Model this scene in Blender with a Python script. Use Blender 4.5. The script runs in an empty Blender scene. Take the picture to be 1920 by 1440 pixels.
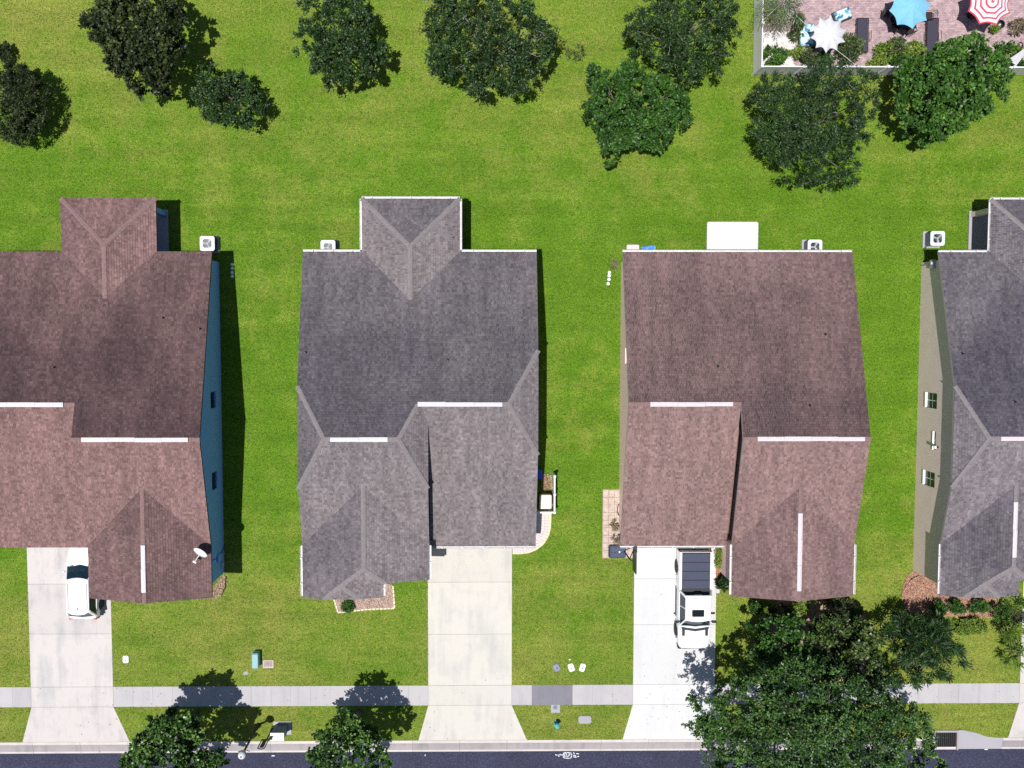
import bpy, bmesh, math, random
import numpy as np
from mathutils import Vector, Matrix
rnd = random.Random(7)
rng = np.random.default_rng(11)
C = bpy.context.scene.collection
S = bpy.context.scene

# ------------------------------------------------------------------ camera
F, CX, CY, H = 1705.0, 905.0, 720.0, 55.0        # focal length in photo pixels, principal point, flying height
NX, NY = 887.0, 620.0                            # where the plumb line below the drone meets the photo
_dn = np.array([(NX-CX)/F, (CY-NY)/F, -1.0]); _dn /= np.linalg.norm(_dn)
_z = -_dn
_x = np.array([1.0, 0, 0]); _x -= _z*_x.dot(_z); _x /= np.linalg.norm(_x)
_y = np.cross(_z, _x)
_R = np.array([_x, _y, _z])                      # camera -> world
def W(px, py, z=0.0):
    """survey: world x, y of the photo pixel at height z"""
    d = _R @ np.array([(px-CX)/F, -(py-CY)/F, -1.0])
    t = (H-z)/-d[2]
    return (float(d[0]*t), float(d[1]*t))
cam_d = bpy.data.cameras.new('camera'); cam = bpy.data.objects.new('camera', cam_d); C.objects.link(cam)
cam_d.sensor_width = 36; cam_d.lens = 36*F/1920; cam_d.sensor_fit = 'HORIZONTAL'
cam_d.shift_x = (960-CX)/1920; cam_d.shift_y = 0.0
cam_d.clip_start = 1; cam_d.clip_end = 2000
M4 = Matrix([list(_R[0])+[0], list(_R[1])+[0], list(_R[2])+[H], [0, 0, 0, 1]])
cam.matrix_world = M4
S.camera = cam

# ------------------------------------------------------------------ light
SX, SY = 0.19, 0.10                              # shadow offset per metre of height
world = bpy.data.worlds.new('World'); S.world = world; world.use_nodes = True
wn = world.node_tree.nodes; wl = world.node_tree.links
bg = wn['Background']
sky = wn.new('ShaderNodeTexSky'); sky.sky_type = 'NISHITA'; sky.sun_disc = False
elev = math.atan2(1, math.hypot(SX, SY)); az = math.atan2(-SX, -SY)
sky.sun_elevation = elev; sky.sun_rotation = az
sky.air_density = 1.0; sky.dust_density = 0.6
wl.new(sky.outputs[0], bg.inputs[0]); bg.inputs[1].default_value = 0.07
sun_d = bpy.data.lights.new('sun', 'SUN'); sun_d.energy = 4.9; sun_d.angle = math.radians(0.53); sun_d.color = (1.0, 0.97, 0.93)
sun = bpy.data.objects.new('sun', sun_d); C.objects.link(sun)
sun.rotation_euler = Vector((SX, SY, -1)).to_track_quat('-Z', 'Y').to_euler()
sun.location = (0, 0, 60)
S.view_settings.view_transform = 'Standard'; S.view_settings.look = 'None'
S.view_settings.exposure = 0.0; S.view_settings.gamma = 1.0; S.view_settings.use_curve_mapping = False
S.cycles.max_bounces = 5; S.cycles.diffuse_bounces = 3; S.cycles.transparent_max_bounces = 4
S.cycles.use_denoising = False

# ------------------------------------------------------------------ helpers
def tag(o, label=None, cat=None, group=None, kind=None):
    if label: o['label'] = label
    if cat: o['category'] = cat
    if group: o['group'] = group
    if kind: o['kind'] = kind
    return o
def empty(name, loc, label, cat, group=None, rz=0.0):
    o = bpy.data.objects.new(name, None); C.objects.link(o)
    o.location = loc; o.rotation_euler = (0, 0, rz); o.empty_display_size = 0.3
    return tag(o, label, cat, group)
def copy_tree(o, parent=None):
    c = o.copy(); C.objects.link(c)
    if parent is not None: c.parent = parent
    for ch in list(o.children): copy_tree(ch, c)
    return c
def link_mesh(name, me, mats, parent=None, kind=None, label=None):
    for m in (mats if isinstance(mats, (list, tuple)) else [mats]): me.materials.append(m)
    o = bpy.data.objects.new(name, me); C.objects.link(o)
    if parent is not None: o.parent = parent
    if kind: o['kind'] = kind
    if label: o['label'] = label
    return o
def npmesh(name, V, Fc, attr=None):
    V = np.asarray(V, dtype=np.float32); Fc = np.asarray(Fc, dtype=np.int32)
    k = Fc.shape[1]
    me = bpy.data.meshes.new(name)
    me.vertices.add(len(V)); me.vertices.foreach_set('co', V.ravel())
    me.loops.add(Fc.size); me.loops.foreach_set('vertex_index', Fc.ravel())
    me.polygons.add(len(Fc))
    me.polygons.foreach_set('loop_start', np.arange(0, Fc.size, k, dtype=np.int32))
    me.polygons.foreach_set('loop_total', np.full(len(Fc), k, dtype=np.int32))
    if attr is not None:
        a = me.attributes.new('tint', 'FLOAT', 'FACE'); a.data.foreach_set('value', np.asarray(attr, dtype=np.float32))
    me.update(calc_edges=True)
    return me
class MB:
    """collects geometry and links it as one mesh object"""
    def __init__(self): self.v = []; self.f = []; self.m = []; self.t = []
    def face(self, pts, m=0, t=0.0):
        i = len(self.v); self.v += [tuple(p) for p in pts]; self.f.append(tuple(range(i, i+len(pts)))); self.m.append(m); self.t.append(t)
    def mesh(self, V, Fs, m=0, t=0.0):
        i = len(self.v); self.v += [tuple(p) for p in V]
        for f in Fs: self.f.append(tuple(i+j for j in f)); self.m.append(m); self.t.append(t)
    def box(self, x0, x1, y0, y1, z0, z1, m=0, rz=0, c=None):
        V = [(x, y, z) for z in (z0, z1) for x, y in ((x0, y0), (x1, y0), (x1, y1), (x0, y1))]
        if rz:
            cx, cy = c or ((x0+x1)/2, (y0+y1)/2); a, b = math.cos(rz), math.sin(rz)
            V = [(cx+(x-cx)*a-(y-cy)*b, cy+(x-cx)*b+(y-cy)*a, z) for x, y, z in V]
        self.mesh(V, [(3, 2, 1, 0), (4, 5, 6, 7), (0, 1, 5, 4), (1, 2, 6, 5), (2, 3, 7, 6), (3, 0, 4, 7)], m)
        return self
    def prism(self, pts, z0, z1, m=0, cap=0.0):
        """pts ccw outline; cap>0 bevels the top edge"""
        n = len(pts); V = [(x, y, z0) for x, y in pts]
        if cap:
            cx = sum(p[0] for p in pts)/n; cy = sum(p[1] for p in pts)/n
            V += [(x, y, z1-cap) for x, y in pts]
            for i, (x, y) in enumerate(pts):
                d = math.hypot(cx-x, cy-y) or 1; V.append((x+(cx-x)/d*cap, y+(cy-y)/d*cap, z1))
            L = 3
        else: V += [(x, y, z1) for x, y in pts]; L = 2
        Fs = [tuple(reversed(range(n))), tuple(range((L-1)*n, L*n))]
        for l in range(L-1):
            for i in range(n):
                j = (i+1) % n; Fs.append((l*n+i, l*n+j, (l+1)*n+j, (l+1)*n+i))
        self.mesh(V, Fs, m); return self
    def tube(self, pts, r, n=6, m=0, caps=True):
        pts = [Vector(p) for p in pts]; rr = r if isinstance(r, (list, tuple)) else [r]*len(pts)
        V = []; Fs = []
        for i, p in enumerate(pts):
            d = (pts[min(i+1, len(pts)-1)]-pts[max(i-1, 0)]).normalized()
            a = d.orthogonal().normalized() if abs(d.z) < .99 else Vector((1, 0, 0)); a = (a-d*a.dot(d)).normalized(); b = d.cross(a)
            for k in range(n):
                t = 2*math.pi*k/n; V.append(p+a*math.cos(t)*rr[i]+b*math.sin(t)*rr[i])
        for i in range(len(pts)-1):
            for k in range(n):
                k2 = (k+1) % n; Fs.append((i*n+k, i*n+k2, (i+1)*n+k2, (i+1)*n+k))
        if caps: Fs.append(tuple(reversed(range(n)))); Fs.append(tuple(range((len(pts)-1)*n, len(pts)*n)))
        self.mesh(V, Fs, m); return self
    def lathe(self, prof, n=16, m=0, c=(0, 0, 0)):
        V = []; Fs = []
        for r, z in prof:
            for k in range(n):
                t = 2*math.pi*k/n; V.append((c[0]+r*math.cos(t), c[1]+r*math.sin(t), c[2]+z))
        for i in range(len(prof)-1):
            for k in range(n):
                k2 = (k+1) % n; Fs.append((i*n+k, i*n+k2, (i+1)*n+k2, (i+1)*n+k))
        Fs.append(tuple(reversed(range(n)))); Fs.append(tuple(range((len(prof)-1)*n, len(prof)*n)))
        self.mesh(V, Fs, m); return self
    def build(self, name, mats, parent=None, kind=None, label=None, smooth=False, bevel=0, xf=None, tint=False):
        me = bpy.data.meshes.new(name)
        V = self.v if xf is None else [xf(p) for p in self.v]
        me.from_pydata(V, [], self.f); me.polygons.foreach_set('material_index', self.m)
        if tint:
            a = me.attributes.new('tint', 'FLOAT', 'FACE'); a.data.foreach_set('value', self.t)
        if smooth: me.polygons.foreach_set('use_smooth', [True]*len(self.f))
        me.update(); me.validate()
        o = link_mesh(name, me, mats, parent, kind, label)
        if bevel:
            b = o.modifiers.new('bevel', 'BEVEL'); b.width = bevel; b.segments = 2; b.limit_method = 'ANGLE'
        return o
def rrect(x0, x1, y0, y1, r, n=4):
    P = []
    for cx, cy, a0 in ((x1-r, y0+r, -90), (x1-r, y1-r, 0), (x0+r, y1-r, 90), (x0+r, y0+r, 180)):
        for i in range(n+1):
            a = math.radians(a0+90*i/n); P.append((cx+r*math.cos(a), cy+r*math.sin(a)))
    return P

# ------------------------------------------------------------------ materials
def _mat(name):
    m = bpy.data.materials.new(name); m.use_nodes = True
    nt = m.node_tree; return m, nt, nt.nodes['Principled BSDF'], nt.nodes, nt.links
def nz(n, l, co, scale, detail=4, rough=.55, w=0):
    t = n.new('ShaderNodeTexNoise'); t.inputs['Scale'].default_value = scale; t.inputs['Detail'].default_value = detail
    t.inputs['Roughness'].default_value = rough
    if co is not None: l.new(co, t.inputs['Vector'])
    return t.outputs['Fac']
def ramp(n, l, fac, stops, interp='LINEAR'):
    r = n.new('ShaderNodeValToRGB'); r.color_ramp.interpolation = interp
    while len(r.color_ramp.elements) < len(stops): r.color_ramp.elements.new(0.5)
    for e, (p, c) in zip(r.color_ramp.elements, stops):
        e.position = p; e.color = (c[0], c[1], c[2], 1) if isinstance(c, (tuple, list)) else (c, c, c, 1)
    l.new(fac, r.inputs[0]); return r.outputs[0]
def mix(n, l, mode, fac, a, b):
    x = n.new('ShaderNodeMixRGB'); x.blend_type = mode
    for s, v in ((0, fac), (1, a), (2, b)):
        if hasattr(v, 'links'): l.new(v, x.inputs[s])
        elif isinstance(v, (int, float)): x.inputs[s].default_value = v if s == 0 else (v, v, v, 1)
        else: x.inputs[s].default_value = (*v, 1)
    return x.outputs[0]
def math_(n, l, op, a, b=0.0):
    x = n.new('ShaderNodeMath'); x.operation = op
    for s, v in ((0, a), (1, b)):
        if hasattr(v, 'links'): l.new(v, x.inputs[s])
        else: x.inputs[s].default_value = v
    return x.outputs[0]
def geo(n): return n.new('ShaderNodeNewGeometry')
def simple(name, col, rough=.6, metal=0.0, var=.12, scale=6.0, bump=0.0, bscale=60.0, spec=.5, trans=0.0):
    m, nt, p, n, l = _mat(name)
    g = geo(n); f = nz(n, l, g.outputs['Position'], scale, 5)
    c = ramp(n, l, f, [(.25, tuple(x*(1-var) for x in col)), (.75, tuple(min(1, x*(1+var)) for x in col))])
    l.new(c, p.inputs['Base Color']); p.inputs['Roughness'].default_value = rough; p.inputs['Metallic'].default_value = metal
    p.inputs['Specular IOR Level'].default_value = spec
    if trans: p.inputs['Transmission Weight'].default_value = trans
    if bump:
        b = n.new('ShaderNodeBump'); b.inputs['Strength'].default_value = bump; b.inputs['Distance'].default_value = .01
        l.new(nz(n, l, g.outputs['Position'], bscale, 3), b.inputs['Height']); l.new(b.outputs[0], p.inputs['Normal'])
    return m
def srgb(r, g, b, k=1.0):
    f = lambda v: ((v/255+.055)/1.055)**2.4 if v > 10 else v/255/12.92
    return (f(r)*k, f(g)*k, f(b)*k)

def grass_mat(name, blades=False):
    m, nt, p, n, l = _mat(name)
    g = geo(n); P = g.outputs['Position']
    big = nz(n, l, P, .09, 3, .5); mid = nz(n, l, P, .55, 5, .6); fine = nz(n, l, P, 3.2, 5, .65); tiny = nz(n, l, P, 18, 3, .7)
    lush = srgb(102, 143, 28, .72); mids = srgb(122, 158, 42, .72); dry = srgb(158, 162, 74, .72); dark = srgb(70, 112, 22, .72)
    # different lawns: the common field at the back is yellower, the front yards are drier
    sep = n.new('ShaderNodeSeparateXYZ'); l.new(P, sep.inputs[0])
    fr = n.new('ShaderNodeMapRange'); fr.inputs[1].default_value = -10.5; fr.inputs[2].default_value = -16.5
    l.new(sep.outputs['Y'], fr.inputs[0])
    bk = n.new('ShaderNodeMapRange'); bk.inputs[1].default_value = 7.0; bk.inputs[2].default_value = 17.0
    l.new(sep.outputs['Y'], bk.inputs[0])
    lawn = mix(n, l, 'MIX', math_(n, l, 'MULTIPLY', bk.outputs[0], .75), lush, mids)
    a = mix(n, l, 'MIX', ramp(n, l, mid, [(.38, 0.0), (.66, .85)]), lawn, mids)
    zone = math_(n, l, 'ADD', math_(n, l, 'MULTIPLY', fr.outputs[0], .15), math_(n, l, 'MULTIPLY', bk.outputs[0], .12))
    dr = math_(n, l, 'ADD', math_(n, l, 'ADD', math_(n, l, 'MULTIPLY', mid, .45), math_(n, l, 'MULTIPLY', fine, .25)), math_(n, l, 'ADD', math_(n, l, 'MULTIPLY', big, .3), zone))
    a = mix(n, l, 'MIX', ramp(n, l, dr, [(.5, 0.0), (.70, .8)]), a, dry)
    ms = n.new('ShaderNodeMapping'); ms.inputs['Scale'].default_value = (.10, .9, 1); ms.inputs['Rotation'].default_value = (0, 0, .06); l.new(P, ms.inputs[0])
    a = mix(n, l, 'MULTIPLY', 1.0, a, ramp(n, l, nz(n, l, ms.outputs[0], 1.3, 3, .5), [(.36, .90), (.64, 1.09)]))
    a = mix(n, l, 'MIX', ramp(n, l, big, [(.4, .3), (.52, 0.0)]), a, lush)
    thin = math_(n, l, 'MULTIPLY', ramp(n, l, nz(n, l, P, .42, 6, .72), [(.60, 0.0), (.70, .75)]), math_(n, l, 'ADD', math_(n, l, 'MULTIPLY', bk.outputs[0], .75), math_(n, l, 'MULTIPLY', fr.outputs[0], .3)))
    a = mix(n, l, 'MIX', thin, a, srgb(176, 152, 92, .72))
    # trampled, thinner spots and deeper green clumps
    a = mix(n, l, 'MIX', ramp(n, l, nz(n, l, P, 1.4, 6, .7), [(.6, 0.0), (.72, .55)]), a, dark)
    a = mix(n, l, 'MIX', ramp(n, l, fine, [(.3, .45), (.48, 0.0)]), a, dark)
    a = mix(n, l, 'MULTIPLY', 1.0, a, ramp(n, l, tiny, [(.36, .40), (.64, 1.42)]))
    a = mix(n, l, 'MULTIPLY', 1.0, a, ramp(n, l, nz(n, l, P, 7, 4, .7), [(.34, .72), (.66, 1.22)]))
    if blades:
        a = mix(n, l, 'MULTIPLY', 1.0, a, ramp(n, l, g.outputs['Random Per Island'], [(0, .5), (.6, 1.05), (1, 1.75)]))
    l.new(a, p.inputs['Base Color']); p.inputs['Roughness'].default_value = .75; p.inputs['Specular IOR Level'].default_value = .15
    b = n.new('ShaderNodeBump'); b.inputs['Strength'].default_value = .6; b.inputs['Distance'].default_value = .03
    l.new(nz(n, l, P, 26, 4, .7), b.inputs['Height']); l.new(b.outputs[0], p.inputs['Normal'])
    return m
def concrete_mat(name, col, stain=.25, dark=(.2, .2, .22), seed=0.0, fine=.08):
    m, nt, p, n, l = _mat(name)
    g = geo(n); P = g.outputs['Position']
    oi = n.new('ShaderNodeObjectInfo')
    mp = n.new('ShaderNodeMapping'); mp.inputs['Location'].default_value = (seed, seed*1.7, 0); l.new(P, mp.inputs[0]); P = mp.outputs[0]
    s1 = nz(n, l, P, .45, 6, .62); s2 = nz(n, l, P, 1.7, 6, .7); s3 = nz(n, l, P, 40, 3, .7)
    mul = n.new('ShaderNodeMapping'); mul.inputs['Scale'].default_value = (2.2, .28, 1); l.new(P, mul.inputs[0])
    tracks = nz(n, l, mul.outputs[0], .9, 5, .6)
    st = math_(n, l, 'MULTIPLY', math_(n, l, 'ADD', s1, tracks), .5)
    a = mix(n, l, 'MIX', ramp(n, l, st, [(.48, 0.0), (.64, stain)]), col, dark)
    a = mix(n, l, 'MIX', ramp(n, l, s2, [(.52, 0.0), (.75, stain*.6)]), a, dark)
    a = mix(n, l, 'MULTIPLY', 1.0, a, ramp(n, l, s3, [(.3, 1-fine), (.7, 1+fine)]))
    a = mix(n, l, 'MULTIPLY', 1.0, a, ramp(n, l, oi.outputs['Random'], [(0, .93), (1, 1.04)]))
    l.new(a, p.inputs['Base Color']); p.inputs['Roughness'].default_value = .85; p.inputs['Specular IOR Level'].default_value = .3
    b = n.new('ShaderNodeBump'); b.inputs['Strength'].default_value = .25; b.inputs['Distance'].default_value = .004
    l.new(s3, b.inputs['Height']); l.new(b.outputs[0], p.inputs['Normal'])
    return m
def shingle_mat(name, base, light, algae):
    """each tab gets its own blend of granules; 'tint' per face: share of algae on that slope"""
    m, nt, p, n, l = _mat(name)
    g = geo(n); P = g.outputs['Position']; R = g.outputs['Random Per Island']
    at = n.new('ShaderNodeAttribute'); at.attribute_name = 'tint'; T = at.outputs['Fac']
    a = mix(n, l, 'MIX', nz(n, l, P, 1.1, 4, .6), base, light)
    st = math_(n, l, 'ADD', math_(n, l, 'MULTIPLY', nz(n, l, P, .28, 5, .6), .9), math_(n, l, 'SUBTRACT', T, .62))
    a = mix(n, l, 'MIX', ramp(n, l, st, [(.0, 0.0), (.7, .95)]), a, algae)
    a = mix(n, l, 'MULTIPLY', 1.0, a, ramp(n, l, R, [(0, .70), (.3, .9), (.75, 1.07), (1, 1.28)]))
    # runs of wear down the slope and granule speckle
    mp = n.new('ShaderNodeMapping'); mp.inputs['Scale'].default_value = (1.6, .22, .22); l.new(P, mp.inputs[0])
    a = mix(n, l, 'MULTIPLY', 1.0, a, ramp(n, l, nz(n, l, mp.outputs[0], 1.2, 5, .65), [(.3, .78), (.7, 1.18)]))
    a = mix(n, l, 'MULTIPLY', 1.0, a, ramp(n, l, nz(n, l, P, 22, 4, .8), [(.3, .6), (.7, 1.4)]))
    l.new(a, p.inputs['Base Color']); p.inputs['Roughness'].default_value = .9; p.inputs['Specular IOR Level'].default_value = .25
    b = n.new('ShaderNodeBump'); b.inputs['Strength'].default_value = .5; b.inputs['Distance'].default_value = .006
    l.new(nz(n, l, P, 120, 2, .7), b.inputs['Height']); l.new(b.outputs[0], p.inputs['Normal'])
    return m
def leaf_mat(name, c0, c1, c2, gloss=.45, spec=.5, tr=.14):
    m, nt, p, n, l = _mat(name)
    g = geo(n); R = g.outputs['Random Per Island']
    at = n.new('ShaderNodeAttribute'); at.attribute_name = 'tint'
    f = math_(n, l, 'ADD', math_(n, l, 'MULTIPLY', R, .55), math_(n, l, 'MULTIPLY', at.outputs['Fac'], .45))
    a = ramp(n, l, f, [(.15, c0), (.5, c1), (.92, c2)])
    l.new(a, p.inputs['Base Color']); p.inputs['Roughness'].default_value = gloss; p.inputs['Specular IOR Level'].default_value = spec
    t = n.new('ShaderNodeBsdfTranslucent'); l.new(a, t.inputs[0])
    ms = n.new('ShaderNodeMixShader'); ms.inputs[0].default_value = tr
    l.new(p.outputs[0], ms.inputs[1]); l.new(t.outputs[0], ms.inputs[2]); l.new(ms.outputs[0], n['Material Output'].inputs[0])
    return m

G_ground = grass_mat('lawn turf'); G_blade = grass_mat('lawn blades', True)
K_walk = concrete_mat('sidewalk concrete', srgb(210, 206, 208, .70), .4, (.3, .3, .33), 3)
K_walkd = concrete_mat('weathered sidewalk concrete', srgb(150, 148, 158, .72), .55, (.16, .16, .19), 9, .15)
K_drive1 = concrete_mat('driveway concrete stained', srgb(224, 217, 213, .75), .45, (.27, .27, .3), 21)
K_drive2 = concrete_mat('driveway concrete cream', srgb(227, 222, 212, .75), .4, (.33, .33, .34), 40)
K_drive3 = concrete_mat('driveway concrete bright', srgb(240, 240, 240, .72), .25, (.40, .40, .42), 60)
K_curb = concrete_mat('curb concrete', srgb(226, 216, 210, .78), .35, (.33, .31, .31), 5)
K_gutter = concrete_mat('gutter pan concrete', srgb(190, 182, 182, .7), .7, (.22, .21, .22), 8, .15)
K_grey = concrete_mat('pale grey concrete', srgb(196, 192, 200, .7), .3, (.3, .3, .33), 2)
def asphalt():
    m, nt, p, n, l = _mat('asphalt'); g = geo(n); P = g.outputs['Position']
    a = ramp(n, l, nz(n, l, P, 13, 5, .85), [(.36, (.008, .009, .024)), (.52, (.028, .030, .066)), (.68, (.09, .092, .155))])
    a = mix(n, l, 'MULTIPLY', 1.0, a, ramp(n, l, nz(n, l, P, .5, 5, .6), [(.3, .8), (.7, 1.15)]))
    l.new(a, p.inputs['Base Color']); p.inputs['Roughness'].default_value = .85
    b = n.new('ShaderNodeBump'); b.inputs['Strength'].default_value = .6; b.inputs['Distance'].default_value = .006
    l.new(nz(n, l, P, 80, 3, .8), b.inputs['Height']); l.new(b.outputs[0], p.inputs['Normal']); return m
ASPH = asphalt()
SH_brown = shingle_mat('brown asphalt shingle', (.198, .116, .108), (.245, .153, .146), (.070, .043, .047))
SH_brown3 = shingle_mat('faded brown asphalt shingle', (.204, .124, .118), (.243, .158, .152), (.074, .047, .052))
SH_grey = shingle_mat('grey asphalt shingle', (.172, .150, .156), (.212, .184, .190), (.078, .071, .086))
SH_slate = shingle_mat('slate asphalt shingle', (.165, .146, .158), (.21, .183, .195), (.066, .060, .080))
CAP_brown = simple('pinkish cap shingle', (.215, .135, .128), .9, var=.25, scale=9)
CAP_grey = simple('pale grey cap shingle', (.205, .182, .185), .9, var=.22, scale=9)
FASC_dark = simple('dark fascia board', (.05, .03, .035), .7)
FASC_tan = simple('tan fascia board', (.42, .36, .32), .7)
FASC_white = simple('white fascia board', (.72, .72, .70), .6)
GUT_white = simple('white gutter metal', (.62, .62, .61), .45, var=.12, scale=3)
VENT_white = simple('weathered white ridge vent', (.62, .60, .61), .8, var=.14, scale=14, bump=.8, bscale=30)
VENT_pink = simple('pinkish ridge vent', (.62, .56, .58), .8, var=.18, scale=14, bump=.8, bscale=30)
W_blue = simple('blue stucco', (.19, .42, .98), .85, var=.07, scale=3, bump=.4, bscale=90)
W_peach = simple('peach stucco', (.95, .68, .62), .85, var=.05, scale=3, bump=.4, bscale=90)
W_taupe = simple('taupe stucco', (.90, .72, .70), .85, var=.05, scale=2, bump=.4, bscale=90)
W_cream = simple('cream stucco', (.66, .60, .50), .85, var=.05, scale=3, bump=.4, bscale=90)
WHITE = simple('white paint', (.80, .80, .80), .45, var=.04)
VINYL = simple('white vinyl', (.82, .78, .88), .35, var=.04)
GLASSD = simple('dark window glass', (.010, .014, .018), .08, var=.1)
GLASSG = simple('green reflecting window glass', (.012, .04, .035), .08, var=.3)
BLACK = simple('black plastic', (.012, .012, .014), .5)
DARKM = simple('dark metal', (.03, .028, .028), .45, .4)
NAVY = simple('navy plastic', (.018, .035, .085), .35, var=.3)
CARW = simple('white car paint', (.80, .80, .80), .18, var=.01, spec=.6)
CARDK = simple('satin black trim', (.015, .015, .017), .4)
TONN = simple('navy vinyl bed cover', (.024, .034, .074), .55, var=.18, scale=20)
TYRE = simple('tyre rubber', (.014, .014, .015), .8)
RIM = simple('alloy rim', (.42, .42, .44), .3, .8)
CABIN = simple('tinted windshield glass', (.012, .03, .045), .06, var=.5, scale=3)
AC_top = simple('pale grey enamel', (.66, .70, .72), .4, var=.05)
AC_fan = simple('grey fan blade', (.34, .37, .42), .5)
AC_side = simple('dark grey condenser louvers', (.10, .11, .15), .5)
MULCH_red = simple('red bark mulch', (.34, .15, .09), .9, var=.5, scale=9, bump=1, bscale=40)
MULCH_pale = simple('faded mulch', (.42, .29, .24), .9, var=.4, scale=9, bump=1, bscale=40)
DIRT = simple('sandy bare soil', (.36, .27, .18), .95, var=.3, scale=4, bump=.8, bscale=30)
PAVER = simple('pinkish concrete paver', (.50, .40, .35), .85, var=.3, scale=5, bump=.4)
PAVER_w = simple('pale pink paver', (.66, .57, .57), .85, var=.1, scale=6, bump=.4)
STONE_w = simple('white pebble', (.62, .58, .56), .8, var=.3, scale=5)
TEAL = simple('teal hydrant paint', (.10, .50, .48), .4)
TEAL_d = simple('dark teal paint', (.03, .22, .24), .4)
PEDESTAL = simple('faded blue green plastic', (.20, .40, .42), .5, var=.12, scale=8)
LAMPG = simple('frosted lamp glass', (.62, .64, .66), .3)
CABG = simple('grey green cabinet paint', (.12, .17, .22), .6)
BLUEP = simple('blue plastic', (.03, .10, .62), .4)
BLUET = simple('blue tarp', (.08, .26, .75), .5, var=.25, scale=8)
BEIGE = simple('beige plastic', (.62, .50, .38), .55)
BEIGEL = simple('pale beige plastic', (.74, .66, .56), .5)
CLOTH_w = simple('white canvas', (.66, .66, .69), .8, var=.14, scale=6)
CLOTH_b = simple('sky blue canvas', (.20, .50, .72), .8, var=.08, scale=6)
CLOTH_r = simple('red canvas', (.56, .045, .09), .8)
CUSH = None
MESHF = simple('dark woven mesh', (.035, .032, .055), .7, var=.4, scale=40)
BRONZE = simple('bronze patio metal', (.035, .025, .022), .5, .3)
BARK = simple('grey bark', (.16, .13, .11), .9, var=.3, scale=7, bump=.8, bscale=30)
BARKP = simple('pale twigs', (.34, .32, .29), .8, var=.3, scale=7)
RUSTY = simple('red brown edging', (.42, .20, .17), .8)
PAINTW = simple('white road paint', (.72, .74, .78), .7, var=.3, scale=14)
GRATE = simple('dark iron grate', (.02, .018, .02), .6, .3)
CREAMT = simple('cream edging block', (.70, .62, .44), .85, var=.25, scale=10)
def cushion_mat():
    m, nt, p, n, l = _mat('blue leaf print cushion'); g = geo(n)
    a = ramp(n, l, nz(n, l, g.outputs['Position'], 3.6, 4, .6), [(.36, (.03, .09, .2)), (.43, (.1, .36, .48)), (.5, (.5, .68, .74)), (.62, (.75, .8, .8))])
    l.new(a, p.inputs['Base Color']); p.inputs['Roughness'].default_value = .8; return m
CUSH = cushion_mat()
L_oak = leaf_mat('oak leaves', (.010, .024, .007), (.025, .062, .014), (.072, .14, .034), .45, .4)
L_dark = leaf_mat('dark olive leaves', (.010, .017, .005), (.026, .044, .013), (.085, .112, .03), .5, .35)
L_green = leaf_mat('mid green leaves', (.013, .040, .007), (.036, .105, .013), (.095, .22, .03), .45, .4)
L_bright = leaf_mat('broad green leaves', (.015, .042, .007), (.044, .125, .015), (.13, .27, .04), .45, .4)
L_street = leaf_mat('glossy street tree leaves', (.011, .030, .007), (.038, .105, .016), (.19, .32, .07), .38, .5)
L_big = leaf_mat('spreading oak leaves', (.015, .040, .009), (.040, .104, .018), (.14, .26, .06), .45, .45)
L_yel = leaf_mat('yellow green leaves', (.05, .10, .010), (.14, .24, .025), (.34, .40, .07), .45)
L_olive = leaf_mat('olive shrub leaves', (.02, .04, .012), (.07, .11, .03), (.19, .22, .08), .5)
L_palm = leaf_mat('palm fronds', (.02, .05, .012), (.05, .13, .025), (.16, .26, .06), .4)
L_straw = leaf_mat('dry brown fronds', (.10, .08, .05), (.24, .19, .12), (.42, .36, .22), .7)
L_dusk = leaf_mat('deep green strap leaves', (.008, .022, .006), (.020, .060, .012), (.09, .17, .05), .5, .35)

# ------------------------------------------------------------------ ground
def sheet(name, pts, z, m, kind='structure', parent=None):
    b = MB(); b.face([(x, y, z) for x, y in pts]); return b.build(name, m, parent, kind)
sheet('ground', [(-400, -400), (400, -400), (400, 400), (-400, 400)], -0.16, G_ground)
# lawn ground stops at the curb; the road lies lower
YC, YG, YR = -25.35, -25.62, -26.12                # back of curb, gutter start, road edge
INX0, INX1 = W(1752, 1380)[0], W(1797, 1380)[0]; INY = W(1780, 1369)[1]
sheet('lawn', [(-90, YC), (INX0, YC), (INX0, INY), (W(1806, 1370)[0], INY), (W(1830, 1374)[0], W(1830, 1374)[1]), (W(1850, 1381)[0], W(1850, 1381)[1]), (W(1868, 1388)[0], YC), (90, YC), (90, 90), (-90, 90)], 0.0, G_ground)
sheet('road', [(-90, -34.5), (90, -34.5), (90, YR-.002), (-90, YR-.002)], -0.135, ASPH)
YS1, YS0 = -21.87, -23.13                          # sidewalk edges

drives = []      # (x0, x1, ytop, mat, joints)
dr = [('driveway', W(58, 1285)[0], W(212, 1285)[0], -12.6, K_drive1, [-15.45, -18.55]),
      ('driveway', W(803, 1285)[0], W(959.5, 1285)[0], -12.4, K_drive2, [-15.40, -18.65]),
      ('driveway', W(1187, 1285)[0], W(1340, 1285)[0], -12.4, K_drive3, [-15.22, -18.1]),
      ('driveway', W(1912, 1285)[0], W(1912, 1285)[0]+5.1, -12.4, K_drive1, [-15.4, -18.6])]
def slab(name, pts, z1, m, parent, label=None, z0=-.1, bevel=.008):
    """a cast slab with a rounded arris"""
    a = sum(pts[i][0]*pts[(i+1) % len(pts)][1]-pts[(i+1) % len(pts)][0]*pts[i][1] for i in range(len(pts)))
    if a < 0: pts = pts[::-1]
    return MB().prism(pts, z0, z1).build(name, m, parent, None, label, bevel=bevel)
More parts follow.
